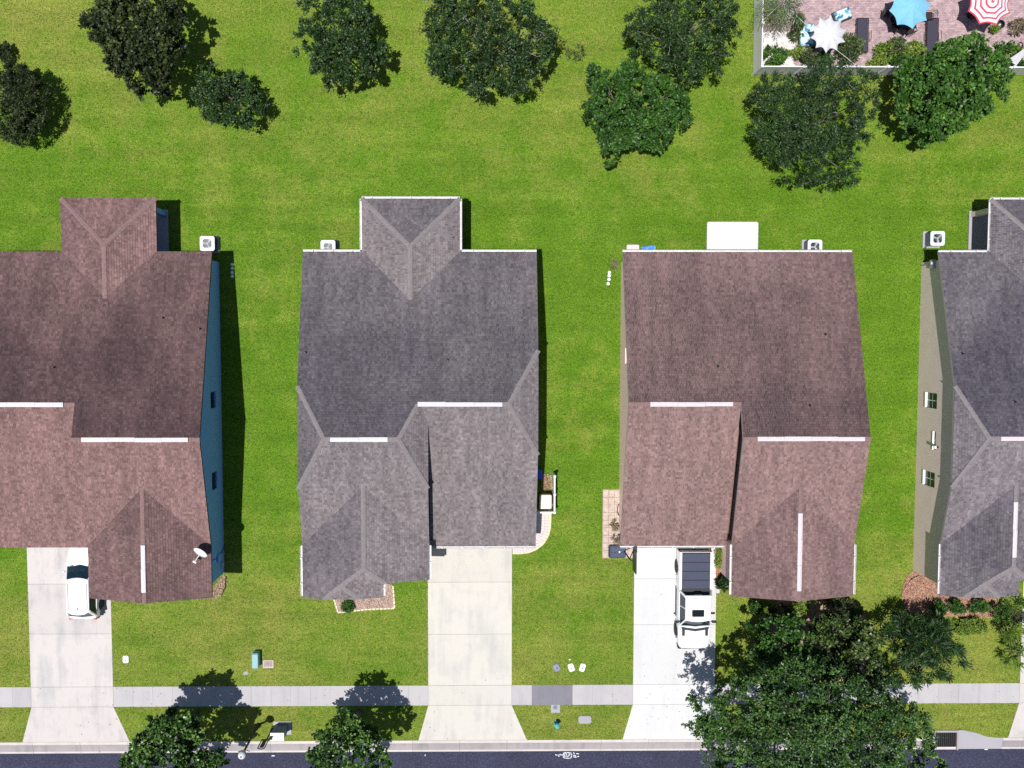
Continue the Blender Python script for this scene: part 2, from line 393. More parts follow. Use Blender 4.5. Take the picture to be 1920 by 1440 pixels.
for name, x0, x1, yt, m, js in dr:
    root = bpy.data.objects.new(name, None); C.objects.link(root); root['kind'] = 'structure'
    ys = [yt]+js+[YS1]
    for a, b in zip(ys[:-1], ys[1:]):
        slab('slab', [(x0, b+.006), (x1, b+.006), (x1, a-.006), (x0, a-.006)], .022, m, root)
    slab('slab', [(x0+.006, YS0+.006), (x1-.006, YS0+.006), (x1-.006, YS1-.006), (x0+.006, YS1-.006)], .022, m, root)
    slab('apron', [(x0-.62, YC+.006), (x1+.95, YC+.006), (x1, YS0-.006), (x0, YS0-.006)], .018, m, root)
    drives.append((x0, x1))
JOINT = simple('dirt filled joint', (.13, .12, .10), .95)
for d in drives: sheet('joint_bed', [(d[0], YS0), (d[1], YS0), (d[1], -12.5), (d[0], -12.5)], .005, JOINT)
sheet('joint_bed', [(-36, YS0+.02), (42, YS0+.02), (42, YS1-.02), (-36, YS1-.02)], .009, JOINT)
# sidewalk slabs
walk = bpy.data.objects.new('sidewalk', None); C.objects.link(walk); walk['kind'] = 'structure'
def walk_run(xa, xb, step, special=None):
    n = max(1, round((xb-xa)/step)); s = (xb-xa)/n
    for i in range(n):
        a, b = xa+i*s, xa+(i+1)*s; m = K_walk
        if special and special[0] < (a+b)/2 < special[1]: m = K_walkd
        slab('slab', [(a+.003, YS0), (b-.003, YS0), (b-.003, YS1), (a+.003, YS1)], .02+rnd.uniform(-.003, .003), m, walk, bevel=.005)
walk_run(-36.4, drives[0][0], 1.22)
walk_run(drives[0][1], drives[1][0], 1.25)
walk_run(drives[1][1], drives[2][0], 1.22, (drives[1][1]+.9, W(1070, 1300)[0]))
walk_run(drives[2][1], drives[3][0], 1.25)
slab('manhole_pad', [W(1033, 1336), W(1050, 1336), W(1050, 1321), W(1033, 1321)], .032, K_grey, walk)
mp = MB(); mp.lathe([(.0, .0), (.13, .0), (.13, .012), (.0, .012)], 16, 0, (*W(1041, 1326), .032)); mp.build('cover', CABG, walk)
# curb and gutter, cast in 3 m sections
curb = bpy.data.objects.new('curb', None); C.objects.link(curb); curb['kind'] = 'structure'

x = -36.0; secs = []
while x < 40:
    secs.append((x, min(x+2.93, 40))); x += 2.93
def curb_section(a, b):
    prof = [(YC, -.2), (YC, .02), (YC-.17, .018), (YC-.30, -.045), (YC-.47, -.105), (YC-.66, -.118), (YC-.775, -.125), (YC-.775, -.2)]
    mb = MB()
    V = [(a+.006, y, z) for y, z in prof]+[(b-.006, y, z) for y, z in prof]; n = len(prof)
    for i in range(n):
        j = (i+1) % n
        mb.mesh([V[i], V[j], V[n+j], V[n+i]], [(3, 2, 1, 0)], 1 if i in (2, 3, 4) else 0)
    mb.face([V[i] for i in range(n)]); mb.face([V[n+i] for i in reversed(range(n))])
    mb.build('section', [K_curb, K_gutter], curb)
for a, b in secs:
    if b <= INX0 or a >= W(1880, 1392)[0]: curb_section(a, b)
    else:
        if a < INX0-.3: curb_section(a, INX0)
        if b > W(1880, 1392)[0]+.3: curb_section(W(1880, 1392)[0]+.004, b)

# lawn blades: short tufts standing over the turf, not on paving or under houses
HX = {'h1': -28.0, 'h2': -9.70, 'h3': 8.57, 'h4': 26.75}; YB = 4.5
holes = [(d[0]-.02, d[1]+.02, YC, -12.4) for d in drives]
holes += [(-60, 60, YS0-.01, YS1+.01)]
for k in HX: holes.append((HX[k]+.4, HX[k]+12.8, YB-19.2, YB-.4))
PATX0, PATY0 = W(1432, 140)[0], W(1600, 143)[1]    # pool patio corner (inside the fence)
holes.append((PATX0, 60, PATY0, 60))
holes += [(INX0-.1, W(1868, 1388)[0], YC, INY)]
holes += [(W(1325, 460)[0], W(1421, 460)[0], YB-1, W(1370, 416)[1])]
n_t = 270000
tx = rng.uniform(-31.5, 36, n_t); ty = rng.uniform(YC+.02, 24.5, n_t)
keep = np.ones(n_t, bool)
jt = rng.uniform(0, .07, n_t)                      # blades lean out over the edges of the paving
for a, b, c, d in holes: keep &= ~((tx > a+jt) & (tx < b-jt) & (ty > c+jt) & (ty < d-jt))
for d in drives:                                   # flared aprons
    t = np.clip((YS0-ty)/(YS0-YC), 0, 1)
    keep &= ~((ty < YS0) & (tx > d[0]-.62*t) & (tx < d[1]+.95*t))
tx, ty = tx[keep], ty[keep]; n_t = len(tx)
ang = rng.uniform(0, 2*np.pi, n_t); hh = rng.uniform(.015, .06, n_t); wd = rng.uniform(.018, .042, n_t); ln = rng.uniform(-.06, .08, n_t)
ca, sa = np.cos(ang), np.sin(ang)
V = np.zeros((n_t, 3, 3)); 
V[:, 0] = np.c_[tx-ca*wd, ty-sa*wd, np.zeros(n_t)]; V[:, 1] = np.c_[tx+ca*wd, ty+sa*wd, np.zeros(n_t)]
V[:, 2] = np.c_[tx-sa*ln*1.2, ty+ca*ln*1.2, hh]
me = npmesh('grass', V.reshape(-1, 3), np.arange(n_t*3).reshape(-1, 3))
link_mesh('grass', me, G_blade, None, 'stuff')

# ------------------------------------------------------------------ houses
PIT = .288
def clip_rect(poly, u0, u1, v0, v1):
    def cl(P, ax, val, keep_gt):
        out = []
        for i in range(len(P)):
            a, b = P[i], P[(i+1) % len(P)]
            ia = (a[ax] >= val) if keep_gt else (a[ax] <= val); ib = (b[ax] >= val) if keep_gt else (b[ax] <= val)
            if ia: out.append(a)
            if ia != ib:
                t = (val-a[ax])/(b[ax]-a[ax]); q = (a[0]+(b[0]-a[0])*t, a[1]+(b[1]-a[1])*t); out.append(q)
        return out
    for ax, val, g in ((0, u0, True), (0, u1, False), (1, v0, True), (1, v1, False)):
        poly = cl(poly, ax, val, g)
        if len(poly) < 3: return None
    return poly
def shingle_plane(mb, poly, tint, grad=0.0):
    P = [Vector(p) for p in poly]
    n = Vector((0, 0, 0))
    for i in range(len(P)): n += (P[i]-P[0]).cross(P[(i+1) % len(P)]-P[0])
    n.normalize()
    if n.z < 0: n = -n
    up = (Vector((0, 0, 1))-n*n.z).normalized(); u = up.cross(n).normalized()
    O = P[0]; uv = [((p-O).dot(u), (p-O).dot(up)) for p in P]
    u0, u1 = min(a for a, b in uv), max(a for a, b in uv); v0, v1 = min(b for a, b in uv), max(b for a, b in uv)
    ex = .143; row = 0; v = v0
    while v < v1:
        uu = u0-rnd.uniform(0, .3); vb = min(v+ex, v1+.001)
        while uu < u1:
            w = rnd.choice((.08, .10, .13, .15, .19)); q = clip_rect(uv, uu, uu+w-.006, v, vb)
            if q:
                lift = rnd.uniform(.014, .022)
                top = [O+u*a+up*b+n*(.004+lift*(1-(b-v)/ex)) for a, b in q]
                mb.face(top, 0, tint+grad*((v-v0)/(v1-v0)-.5)+rnd.uniform(-.05, .05))
                lo = [(a, b) for a, b in q if b < v+1e-5]
                if len(lo) == 2:
                    (a0, b0), (a1, b1) = lo
                    mb.face([O+u*a0+up*b0, O+u*a1+up*b1, O+u*a1+up*b1+n*(.004+lift), O+u*a0+up*b0+n*(.004+lift)], 0, tint)
            uu += w
        v += ex
def cap_line(mb, a, b, w=.15):
    """overlapping cap shingles folded over a ridge or hip"""
    a, b = Vector(a), Vector(b); L = (b-a).length; d = (b-a)/L; s = Vector((d.y, -d.x, 0)).normalized(); n = max(1, int(L/.15))
    for i in range(n):
        p, q = a+d*(L*i/n), a+d*(L*(i+1)/n+.02); dz = Vector((0, 0, 1)); ww = w*rnd.uniform(.92, 1.08)
        h0, h1 = .028, .045
        mb.face([p+dz*h0, q+dz*h1, q+s*ww+dz*(h1-ww*.22), p+s*ww+dz*(h0-ww*.22)]); mb.face([q+dz*h1, p+dz*h0, p-s*ww+dz*(h0-ww*.22), q-s*ww+dz*(h1-ww*.22)])
        mb.face([q+dz*h1, q-s*ww+dz*(h1-ww*.22), q-s*ww, q+s*ww, q+s*ww+dz*(h1-ww*.22)])

def house(x0, o):
    Wd, a = o['W'], o['wing']                      # total width; x where the tall wing starts (canonical: wing on the right)
    flip = o['flip']; clip = o['clip']
    root = empty('house', (x0, YB, 0), o['label'], 'house')
    X = (lambda p: (Wd-p[0], p[1], p[2])) if flip else (lambda p: p)
    zE = 2.7; yR, zR = -10.41, 5.70; yL, zL = -8.54, 5.16; yG, zG = -17.03, 2.715
    yWe = -16.66; zW = 3.9; yF = -19.68; xm = (a+Wd)/2; zWr = zW+PIT*(Wd-a)/2; yV = yR-(zR-zWr)/PIT
    planes = []; caps = []; dk = o['dirt']
    def pl(poly, t): planes.append(([X(p) for p in poly], t))
    if not clip:
        pl([(0, 0, zE), (Wd, 0, zE), (Wd, yR, zR), (a, yR, zR), (a, yL, zL), (0, yL, zL)], dk[0])
        pl([(0, yL, zL), (a, yL, zL), (a, yG, zG), (0, yG, zG)], dk[1])
        pl([(a, yR, zR), (Wd, yR, zR), (Wd, yWe, zW), (a, yWe, zW)], dk[1])
        caps += [((0, yL, zL), (a, yL, zL)), ((a, yR, zR), (Wd, yR, zR)), ((xm, yV, zWr), (xm, yF, zWr))]
        pl([(a, yWe, zW), (xm, yV, zWr), (xm, yF, zWr), (a, yF, zW)], dk[2])
        pl([(Wd, yWe, zW), (Wd, yF, zW), (xm, yF, zWr), (xm, yV, zWr)], dk[3])
    else:
        dU = 2.85; dI = 1.57; zC = zR-.82; dL = 2.95; dJ = 1.68; zc2 = zL-.85; k = (zR-zL)/.82; ai = a+dI*(1-k)
        pl([(0, 0, zE), (Wd, 0, zE), (Wd, yR+dU, zC), (Wd-dI, yR, zR), (a+dI, yR, zR), (ai, yL, zL), (dJ, yL, zL), (0, yL+dL, zc2)], dk[0])
        pl([(dJ, yL, zL), (ai, yL, zL), (a, yL-.97, zL-.28), (a, yG, zG), (0, yG, zG), (0, yL-dL, zc2)], dk[1])
        pl([(0, yL+dL, zc2), (dJ, yL, zL), (0, yL-dL, zc2)], dk[4])
        pl([(a+dI, yR, zR), (Wd-dI, yR, zR), (Wd, yR-dU, zC), (Wd, yWe, zW), (a, yWe, zW), (a, yR-dU, zC)], dk[1])
        pl([(a+dI, yR, zR), (a, yR-dU, zC), (a, yR+dU, zC)], dk[4])
        pl([(Wd-dI, yR, zR), (Wd, yR+dU, zC), (Wd, yR-dU, zC)], dk[5])
        caps += [((dJ, yL, zL), (ai, yL, zL)), ((a+dI, yR, zR), (Wd-dI, yR, zR)), ((Wd, yR+dU, zC), (Wd-dI, yR, zR)), ((Wd, yR-dU, zC), (Wd-dI, yR, zR)),
                 ((a, yR-dU, zC), (a+dI, yR, zR)), ((ai, yL, zL), (a+dI, yR, zR)), ((0, yL+dL, zc2), (dJ, yL, zL)), ((0, yL-dL, zc2), (dJ, yL, zL))]
        # wing with clipped front gable and a lower projecting gable on its outer half
        yA = yF+1.90; yM = -18.67; xp = Wd-2.26; zp = zW+PIT*2.26; sl = (zWr-zp)/(-yA+0-(-(yF+.87)))if False else .37
        yp = yA-(zWr-zp)/sl; zM = zWr-sl*(yA-yM); xM = xm-(zWr-zM)/PIT
        pl([(a, yWe, zW), (xm, yV, zWr), (xm, yA, zWr), (xM, yM, zM), (a, yM, zW)], dk[2])
        pl([(Wd, yWe, zW), (Wd, yF, zW), (xp+1.0, yF, zW+PIT*1.26), (xp, yp, zp), (xm, yA, zWr), (xm, yV, zWr)], dk[3])
        x3 = xM; yq = yM
        pl([(xm, yA, zWr), (xp, yp, zp), (xp-.55, yM, zM), (xM, yM, zM)], dk[1]*.8)
        xr = Wd-4.57; 
        pl([(xp, yp, zp), (xp, yM+.3, zp), (xr, yM+.3, zW), (xr, yF, zW), (xp-1.0, yF, zW+PIT*1.28)], dk[2]*.6)
        pl([(xp, yp, zp), (xp-1.0, yF, zW+PIT*1.28), (xp+1.0, yF, zW+PIT*1.26)], dk[1]*.6)
        caps += [((xm, yV, zWr), (xm, yA, zWr)), ((xm, yA, zWr), (xp, yp, zp)), ((xp, yp, zp), (xp+1.0, yF, zW+PIT*1.26)),
                 ((xp, yp, zp), (xp-1.0, yF, zW+PIT*1.28)), ((xm, yA, zWr), (xM, yM, zM))]
    if o.get('bump'):
        b0, b1 = o['bump']; bm = (b0+b1)/2; hb = (b1-b0)/2; yb = 3.0; zr = zE+PIT*hb; yv = -(zr-zE)/PIT
        P2 = lambda L: planes.append(L)
        planes.append(([(b0, 0, zE), (b0, yb, zE), (bm, yb-hb, zr), (bm, yv, zr)], dk[6]))
        planes.append(([(b1, 0, zE), (bm, yv, zr), (bm, yb-hb, zr), (b1, yb, zE)], dk[7]))
        planes.append(([(b0, yb, zE), (b1, yb, zE), (bm, yb-hb, zr)], dk[8]))
        bc = [((bm, yv, zr), (bm, yb-hb, zr)), ((b0, yb, zE), (bm, yb-hb, zr)), ((b1, yb, zE), (bm, yb-hb, zr))]
    else: bc = []
    # roof deck with thickness
    deck = MB()
    for poly, t in planes:
        P = [Vector(p) for p in poly]; n = Vector((0, 0, 0))
        for i in range(len(P)): n += (P[i]-P[0]).cross(P[(i+1) % len(P)]-P[0])
        if n.z < 0: P = P[::-1]
        B = [p-Vector((0, 0, .16)) for p in P]; m = len(P)
        deck.mesh(P+B, [tuple(range(m)), tuple(reversed(range(m, 2*m)))]+[(i, m+i, m+(i+1) % m, (i+1) % m) for i in range(m)])
    roof = deck.build('roof', o['fascia'], root)
    sh = MB()
    for i_, (poly, t) in enumerate(planes): shingle_plane(sh, poly, t, .36 if i_ == 0 else 0.0)
    sh.build('shingles', o['shingle'], roof, 'stuff', tint=True)
    cm = MB()
    for p, q in caps: cap_line(cm, X(p), X(q), o.get('capw', .11))
    for p, q in bc: cap_line(cm, p, q, .13)
    cm.build('ridge_cap', o['cap'], roof, 'stuff')
    # ridge vents
    vents = o['vents']
    for (p, q) in vents:
        vb = MB(); p, q = Vector(p), Vector(q); d = (q-p); L = d.length; d.normalize(); s = Vector((-d.y, d.x, 0)); nseg = max(2, int(L/1.22))
        for i in range(nseg):
            A, B = p+d*(L*i/nseg+.004), p+d*(L*(i+1)/nseg-.004); wv = .122+rnd.uniform(-.008, .008); off = s*rnd.uniform(-.012, .012); h = .085
            z_ = Vector((0, 0, 1)); Vv = []
            for E_ in (A, B):
                Vv += [E_+off-s*wv+z_*.0, E_+off-s*wv+z_*(h-.035), E_+off+z_*h, E_+off+s*wv+z_*(h-.035), E_+off+s*wv]
            vb.mesh(Vv, [(4, 3, 2, 1, 0), (5, 6, 7, 8, 9)]+[(i_, i_+1, i_+6, i_+5) for i_ in range(4)])
        vb.build('ridge_vent', o['ventm'], roof)
    for (px, py) in o['pipes']:
        zz = zroof_at(planes, px, py); pb = MB(); pb.lathe([(.10, -.05), (.09, .02), (.035, .04), (.035, .28), (.015, .28)], 10, 0, (px, py, zz)); pb.build('vent_pipe', o.get('pipem', BLACK), roof)
    # walls
    oh = .35; wz = []
    def ztop(x, y): return zroof_at(planes, x, y)-.15
    ex = lambda x: (Wd-x) if flip else x
    wl_ = MB()
    def wall(p, q, openings=(), outward=None):
        p = (ex(p[0]), p[1]); q = (ex(q[0]), q[1]); L = math.hypot(q[0]-p[0], q[1]-p[1]); d = ((q[0]-p[0])/L, (q[1]-p[1])/L)
        ts = sorted(set([0, L]+[min(L, i*.35) for i in range(int(L/.35)+1)]+[t for op in openings for t in op[:2]]))
        for t0, t1 in zip(ts[:-1], ts[1:]):
            A = (p[0]+d[0]*t0, p[1]+d[1]*t0); B = (p[0]+d[0]*t1, p[1]+d[1]*t1); za = ztop(*A); zb = ztop(*B)
            spans = [(0, None)]
            for (s0, s1, z0, z1) in openings:
                if t0 >= s0-1e-6 and t1 <= s1+1e-6: spans = [(0, z0), (z1, None)]
            for (l_, h_) in spans:
                wl_.face([(A[0], A[1], l_), (B[0], B[1], l_), (B[0], B[1], zb if h_ is None else h_), (A[0], A[1], za if h_ is None else h_)])
        # reveals, frame and glass of each opening
        nrm = (d[1], -d[0]); cxm, cym = Wd/2, -8.5
        mid = (p[0]+d[0]*L/2, p[1]+d[1]*L/2)
        if nrm[0]*(cxm-mid[0])+nrm[1]*(cym-mid[1]) < 0: nrm = (-nrm[0], -nrm[1])
        for (s0, s1, z0, z1) in openings:
            A = Vector((p[0]+d[0]*s0, p[1]+d[1]*s0, 0)); B = Vector((p[0]+d[0]*s1, p[1]+d[1]*s1, 0)); N = Vector((nrm[0], nrm[1], 0))*.10; zv = Vector((0, 0, 1)); D = Vector((d[0], d[1], 0))
            fr = MB()
            for (P_, Q_, za_, zb_) in ((A, A, z0, z1), (B, B, z0, z1)): fr.face([P_+zv*za_, P_+N+zv*za_, P_+N+zv*zb_, P_+zv*zb_])
            se = .45 if o['wall'] is W_taupe else .02; fr.face([A+zv*z0-N*se, B+zv*z0-N*se, B+N+zv*(z0+.01), A+N+zv*(z0+.01)]); fr.face([A+zv*z1, B+zv*z1, B+N+zv*z1, A+N+zv*z1])
            fr.face([A+zv*(z0-.06)-N*se, B+zv*(z0-.06)-N*se, B+zv*z0-N*se, A+zv*z0-N*se])
            wdw = fr.build('window', WHITE if o['wall'] is W_taupe else o['wall'], root)
            gl = MB(); gl.face([A+N*.9+zv*z0, B+N*.9+zv*z0, B+N*.9+zv*z1, A+N*.9+zv*z1]); gl.build('glass', o['glass'], wdw)
            if s1-s0 > .8 and o['wall'] is W_taupe:
                mu = MB(); mc = (A+B)/2+N*.78; mu.mesh([mc-D*.025+zv*z0, mc+D*.025+zv*z0, mc+D*.025+zv*z1, mc-D*.025+zv*z1], [(0, 1, 2, 3)]); mu.mesh([A+N*.78+zv*((z0+z1)/2-.02), B+N*.78+zv*((z0+z1)/2-.02), B+N*.78+zv*((z0+z1)/2+.02), A+N*.78+zv*((z0+z1)/2+.02)], [(0, 1, 2, 3)]); mu.build('mullion', WHITE, wdw)
    yb_, yg_, yf_ = -.4, yG+.35, yF+.45
    if clip: yf_ = yF+.45
    wall((oh, yb_), (oh, yg_), o.get('garage_side', ()))
    wall((oh, yg_), (a+oh, yg_))
    wall((a+oh, yL), (a+oh, yf_ if not clip else -18.67+.45))
    if clip:
        xr = Wd-4.57
        wall((a+oh, -18.67+.45), (xr+.3, -18.67+.45)); wall((xr+.3, -18.67+.45), (xr+.3, yf_)); wall((xr+.3, yf_), (Wd-oh, yf_))
    else: wall((a+oh, yf_), (Wd-oh, yf_))
    wall((Wd-oh, yf_), (Wd-oh, yb_), o.get('wing_side', ()))
    wall((Wd-oh, yb_), (oh, yb_))
    wl_.build('wall', o['wall'], root)
    # garage door, entry door, front window
    def P_box(name, x0_, x1_, y0_, y1_, z0_, z1_, m):
        A, B = sorted((ex(x0_), ex(x1_))); return MB().box(A, B, y0_, y1_, z0_, z1_).build(name, m, root, bevel=.01)
    P_box('garage_door', .8, a-.55, yg_-.05, yg_-.005, .03, 2.15, WHITE)
    yfd = (-18.67+.45) if clip else yf_
    P_box('door', a+.7, a+1.65, yfd-.06, yfd-.005, .03, 2.1, FASC_dark)
    P_box('front_window', Wd-2.7, Wd-1.1, yf_-.06, yf_-.005, .9, 2.3, GLASSD)
    if o.get('bump'):
        b0, b1 = o['bump']
        for bx in (b0+.45, b1-.45):
            MB().box(bx-.17, bx+.17, 2.32, 2.62, .1, 2.53).build('porch_post', o.get('post', o['wall']), root, bevel=.01)
        pbm = MB().box(b0+.3, b1-.3, 2.36, 2.56, 2.30, 2.53); pbm.build('porch_beam', o['wall'], root)
        MB().box(b0+.2, b1-.2, -.38, 2.7, 0.0, .1).build('porch_slab', K_grey, root, bevel=.01)
    # gutters: an open trough with hanger straps
    for (p, q) in o['gutters']:
        gb = MB(); p, q = Vector(p), Vector(q); d = (q-p); L = d.length; d.normalize(); s = Vector((d.y, -d.x, 0)); z_ = Vector((0, 0, 1))
        pr = [(0, .0), (.0, -.12), (.09, -.12), (.125, .0), (.112, .0), (.085, -.105), (.012, -.105), (.012, .0)]
        Vv = [p+s*u_+z_*v_ for u_, v_ in pr]+[q+s*u_+z_*v_ for u_, v_ in pr]; m = len(pr)
        gb.mesh(Vv, [tuple(range(m)), tuple(reversed(range(m, 2*m)))]+[(i, m+i, m+(i+1) % m, (i+1) % m) for i in range(m)])
        gt = gb.build('gutter', GUT_white, root)
        nh = max(1, int(L/1.1))
        for i in range(nh):
            c = p+d*(L*(i+.5)/nh); hb_ = MB(); hb_.mesh([c-d*.03+z_*.02, c+d*.03+z_*.02, c+d*.03+s*.13+z_*.006, c-d*.03+s*.13+z_*.006, c-d*.03+z_*.012, c+d*.03+z_*.012, c+d*.03+s*.13-z_*.002, c-d*.03+s*.13-z_*.002], [(0, 1, 2, 3), (7, 6, 5, 4), (0, 4, 5, 1), (1, 5, 6, 2), (2, 6, 7, 3), (3, 7, 4, 0)]); hb_.build('hanger', GUT_white, gt)
    return root, planes
def zroof_at(planes, x, y):
    best = -1
    for poly, t in planes:
        ins = False; n = len(poly)
        for i in range(n):
            x1_, y1_ = poly[i][:2]; x2_, y2_ = poly[(i+1) % n][:2]
            if (y1_ > y) != (y2_ > y) and x < (x2_-x1_)*(y-y1_)/(y2_-y1_)+x1_: ins = not ins
        if ins:
            P0, P1, P2 = Vector(poly[0]), Vector(poly[1]), Vector(poly[2]); nn = (P1-P0).cross(P2-P0)
            if abs(nn.z) < 1e-9: continue
            z = P0.z-(nn.x*(x-P0.x)+nn.y*(y-P0.y))/nn.z; best = max(best, z)
    return best if best > 0 else 2.6
def vent(x0, pa, pb, z):
    """ridge vent between two photo points, in house coordinates"""
    A, B = W(*pa, z), W(*pb, z); return A[0]-x0, B[0]-x0
h1x, h2x, h3x, h4x = HX['h1'], HX['h2'], HX['h3'], HX['h4']
def loc(x0, px, py, z): q = W(px, py, z); return (q[0]-x0, q[1]-YB)
zr = 5.73; zl = 5.19; zw = 4.92
W1 = 13.13
house(h1x, dict(W=W1, wing=6.19, flip=False, clip=False, label='brown roofed blue house at the left edge, satellite dish on its roof', dirt=(.74, .04, .52, .46, 0, 0, .45, .25, .4),
    fascia=FASC_dark, shingle=SH_brown, cap=CAP_brown, ventm=VENT_white, wall=W_blue, post=W_blue, glass=GLASSD, bump=(W(113, 372, 2.7)[0]-h1x, W(292, 372, 2.7)[0]-h1x),
    vents=[((loc(h1x, -40, 756, zl)[0], -8.54, zl), (loc(h1x, 119, 756, zl)[0], -8.54, zl)), ((loc(h1x, 153, 822, zr)[0], -10.41, zr), (loc(h1x, 353, 822, zr)[0], -10.41, zr)),
           (((6.19+W1)/2, loc(h1x, 262, 1022, zw)[1], zw), ((6.19+W1)/2, loc(h1x, 262, 1111, zw)[1], zw))],
    pipes=[loc(h1x, 305, 596, 3.9), loc(h1x, 375, 617, 4), loc(h1x, 101, 689, 4.7)], gutters=[],
    wing_side=[(19.23-abs(W(0, y1, 1.8)[1]-YB), 19.23-abs(W(0, y0, 1.8)[1]-YB), 1.15, 2.25) for y0, y1 in ((735, 766), (886, 919))]))
W2 = 13.34
def gutters_b(W_, bump, proj=True):
    b0, b1 = bump; xl = lambda x: W_-x
    return [((0, 0, 2.72), (b0, 0, 2.72))[::-1], ((b1, 0, 2.72), (W_, 0, 2.72))[::-1], ((b0, 0, 2.72), (b0, 3.0, 2.72))[::-1], ((b1, 3.0, 2.72), (b1, 0, 2.72))[::-1], ((b0, 3.0, 2.72), (b1, 3.0, 2.72))[::-1]]
wingb = W2-7.2
b2 = (W(678, 372, 2.7)[0]-h2x, W(862, 372, 2.7)[0]-h2x)
house(h2x, dict(W=W2, wing=wingb, flip=True, clip=True, label='grey shingled house with white gutters around its rear porch, left of the cream driveway', dirt=(.78, .18, .28, .54, .32, .62, .30, .22, .60),
    fascia=FASC_tan, shingle=SH_grey, cap=CAP_grey, capw=.125, ventm=VENT_white, wall=W_cream, glass=GLASSD, bump=b2,
    vents=[((loc(h2x, 783, 757, zl)[0], -8.54, zl), (loc(h2x, 942, 757, zl)[0], -8.54, zl)), ((loc(h2x, 619, 819, zr)[0], -10.41, zr), (loc(h2x, 727, 819, zr)[0], -10.41, zr))],
    pipes=[loc(h2x, 573, 661, 4.4), loc(h2x, 839, 675, 4.4)],
    gutters=gutters_b(W2, b2)+[((0, -16.7, 3.92), (0, -19.6, 3.92)), ((7.2, -18.6, 3.92), (7.2, -16.7, 3.92)), ((4.57, -19.6, 3.92), (4.57, -18.75, 3.92)), ((7.3, -17.03, 2.72), (W2, -17.03, 2.72))]))
W3 = 13.2; a3 = 6.2
house(h3x, dict(W=W3, wing=a3, flip=False, clip=False, label='brown roofed peach house behind the bright driveway with the pickup', dirt=(.66, .04, .40, .30, 0, 0, 0, 0, 0),
    fascia=FASC_tan, shingle=SH_brown3, cap=CAP_brown, capw=.11, ventm=VENT_pink, wall=W_peach, glass=GLASSD,
    vents=[((loc(h3x, 1219, 757, zl)[0], -8.54, zl), (loc(h3x, 1374, 757, zl)[0], -8.54, zl)), ((loc(h3x, 1420, 825, zr)[0], -10.41, zr), (loc(h3x, 1621, 825, zr)[0], -10.41, zr)),
           (((a3+W3)/2, loc(h3x, 1507, 962, zw)[1], zw), ((a3+W3)/2, loc(h3x, 1507, 1108, zw)[1], zw))],
    pipes=[loc(h3x, 1345, 687, 4.5), loc(h3x, 1546, 627, 4), loc(h3x, 1515, 760, 5)],
    gutters=[((W3, 0, 2.72), (0, 0, 2.72)), ((0, -17.03, 2.72), (a3-.1, -17.03, 2.72)), ((a3, -19.6, 3.92), (a3, -16.7, 3.92))[::-1], ((W3, -16.7, 3.92), (W3, -19.6, 3.92))[::-1]],
    garage_side=[(abs(W(0, 653, 2.0)[1]-YB)-.4, abs(W(0, 683, 2.0)[1]-YB)-.4, 1.75, 2.2)]))
b4 = (W(1858, 377, 2.7)[0]-h4x, W(1858, 377, 2.7)[0]-h4x+5.7)
house(h4x, dict(W=W2, wing=wingb, flip=True, clip=True, label='slate grey roofed taupe house at the right edge, red mulch at its front', dirt=(.74, .10, .46, .6, .32, .48, .45, .3, .6),
    fascia=FASC_tan, shingle=SH_slate, cap=CAP_grey, capw=.125, ventm=VENT_pink, wall=W_taupe, glass=GLASSG, bump=b4,
    vents=[((loc(h4x, 1876, 817, zr)[0], -10.41, zr), (loc(h4x, 1876, 817, zr)[0]+3.4, -10.41, zr)), ((W2-(wingb+W2)/2, loc(h4x, 1917, 941, zw)[1], zw), (W2-(wingb+W2)/2, loc(h4x, 1917, 1045, zw)[1], zw))],
    pipes=[loc(h4x, 1800, 663, 4.2), loc(h4x, 1899, 753, 5)],
    gutters=gutters_b(W2, b4)+[((0, -16.7, 3.92), (0, -19.6, 3.92)), ((7.2, -18.6, 3.92), (7.2, -16.7, 3.92)), ((7.3, -17.03, 2.72), (W2, -17.03, 2.72))],
    wing_side=[(19.23-abs(W(0, y1, zz)[1]-YB), 19.23-abs(W(0, y0, zz)[1]-YB), z0, z1) for y0, y1, z0, z1, zz in ((738, 767, 1.0, 2.3, 1.7), (811, 846, 2.0, 2.32, 2.1), (887, 915, 1.0, 2.3, 1.7))]))

# ------------------------------------------------------------------ plants
def poly_radius(pts, c, n=96):
    """radius of the outline in n directions seen from c"""
    R = np.zeros(n)
    for k in range(n):
        t = 2*math.pi*k/n; dx, dy = math.cos(t), math.sin(t); best = .3
        for i in range(len(pts)):
            x1, y1 = pts[i][0]-c[0], pts[i][1]-c[1]; x2, y2 = pts[(i+1) % len(pts)][0]-c[0], pts[(i+1) % len(pts)][1]-c[1]
            ex_, ey = x2-x1, y2-y1; den = dx*ey-dy*ex_
            if abs(den) < 1e-9: continue
            s = (x1*ey-y1*ex_)/den; u = (x1*dy-y1*dx)/den
            if s > 0 and 0 <= u <= 1: best = max(best, s)
        R[k] = best
    return R
def leaves(P, D, ln, wd, tint, up=.55):
    """P base points, D unit directions; one folded leaf each (two triangles)"""
    n = len(P)
    N = rng.normal(size=(n, 3)); N[:, 2] = np.abs(N[:, 2])+up*2
    Sd = np.cross(D, N); Sd /= np.linalg.norm(Sd, axis=1)[:, None]+1e-9
    L = ln*rng.uniform(.7, 1.25, n)[:, None]; Wd_ = wd*rng.uniform(.7, 1.2, n)[:, None]
    a = P; b = P+D*L*.5+Sd*Wd_; c = P+D*L; d = P+D*L*.5-Sd*Wd_
    V = np.stack([a, b, c, d], 1).reshape(-1, 3)
    Fc = (np.arange(n)[:, None]*4+np.array([[0, 1, 2, 3]]))
    return V, Fc, tint
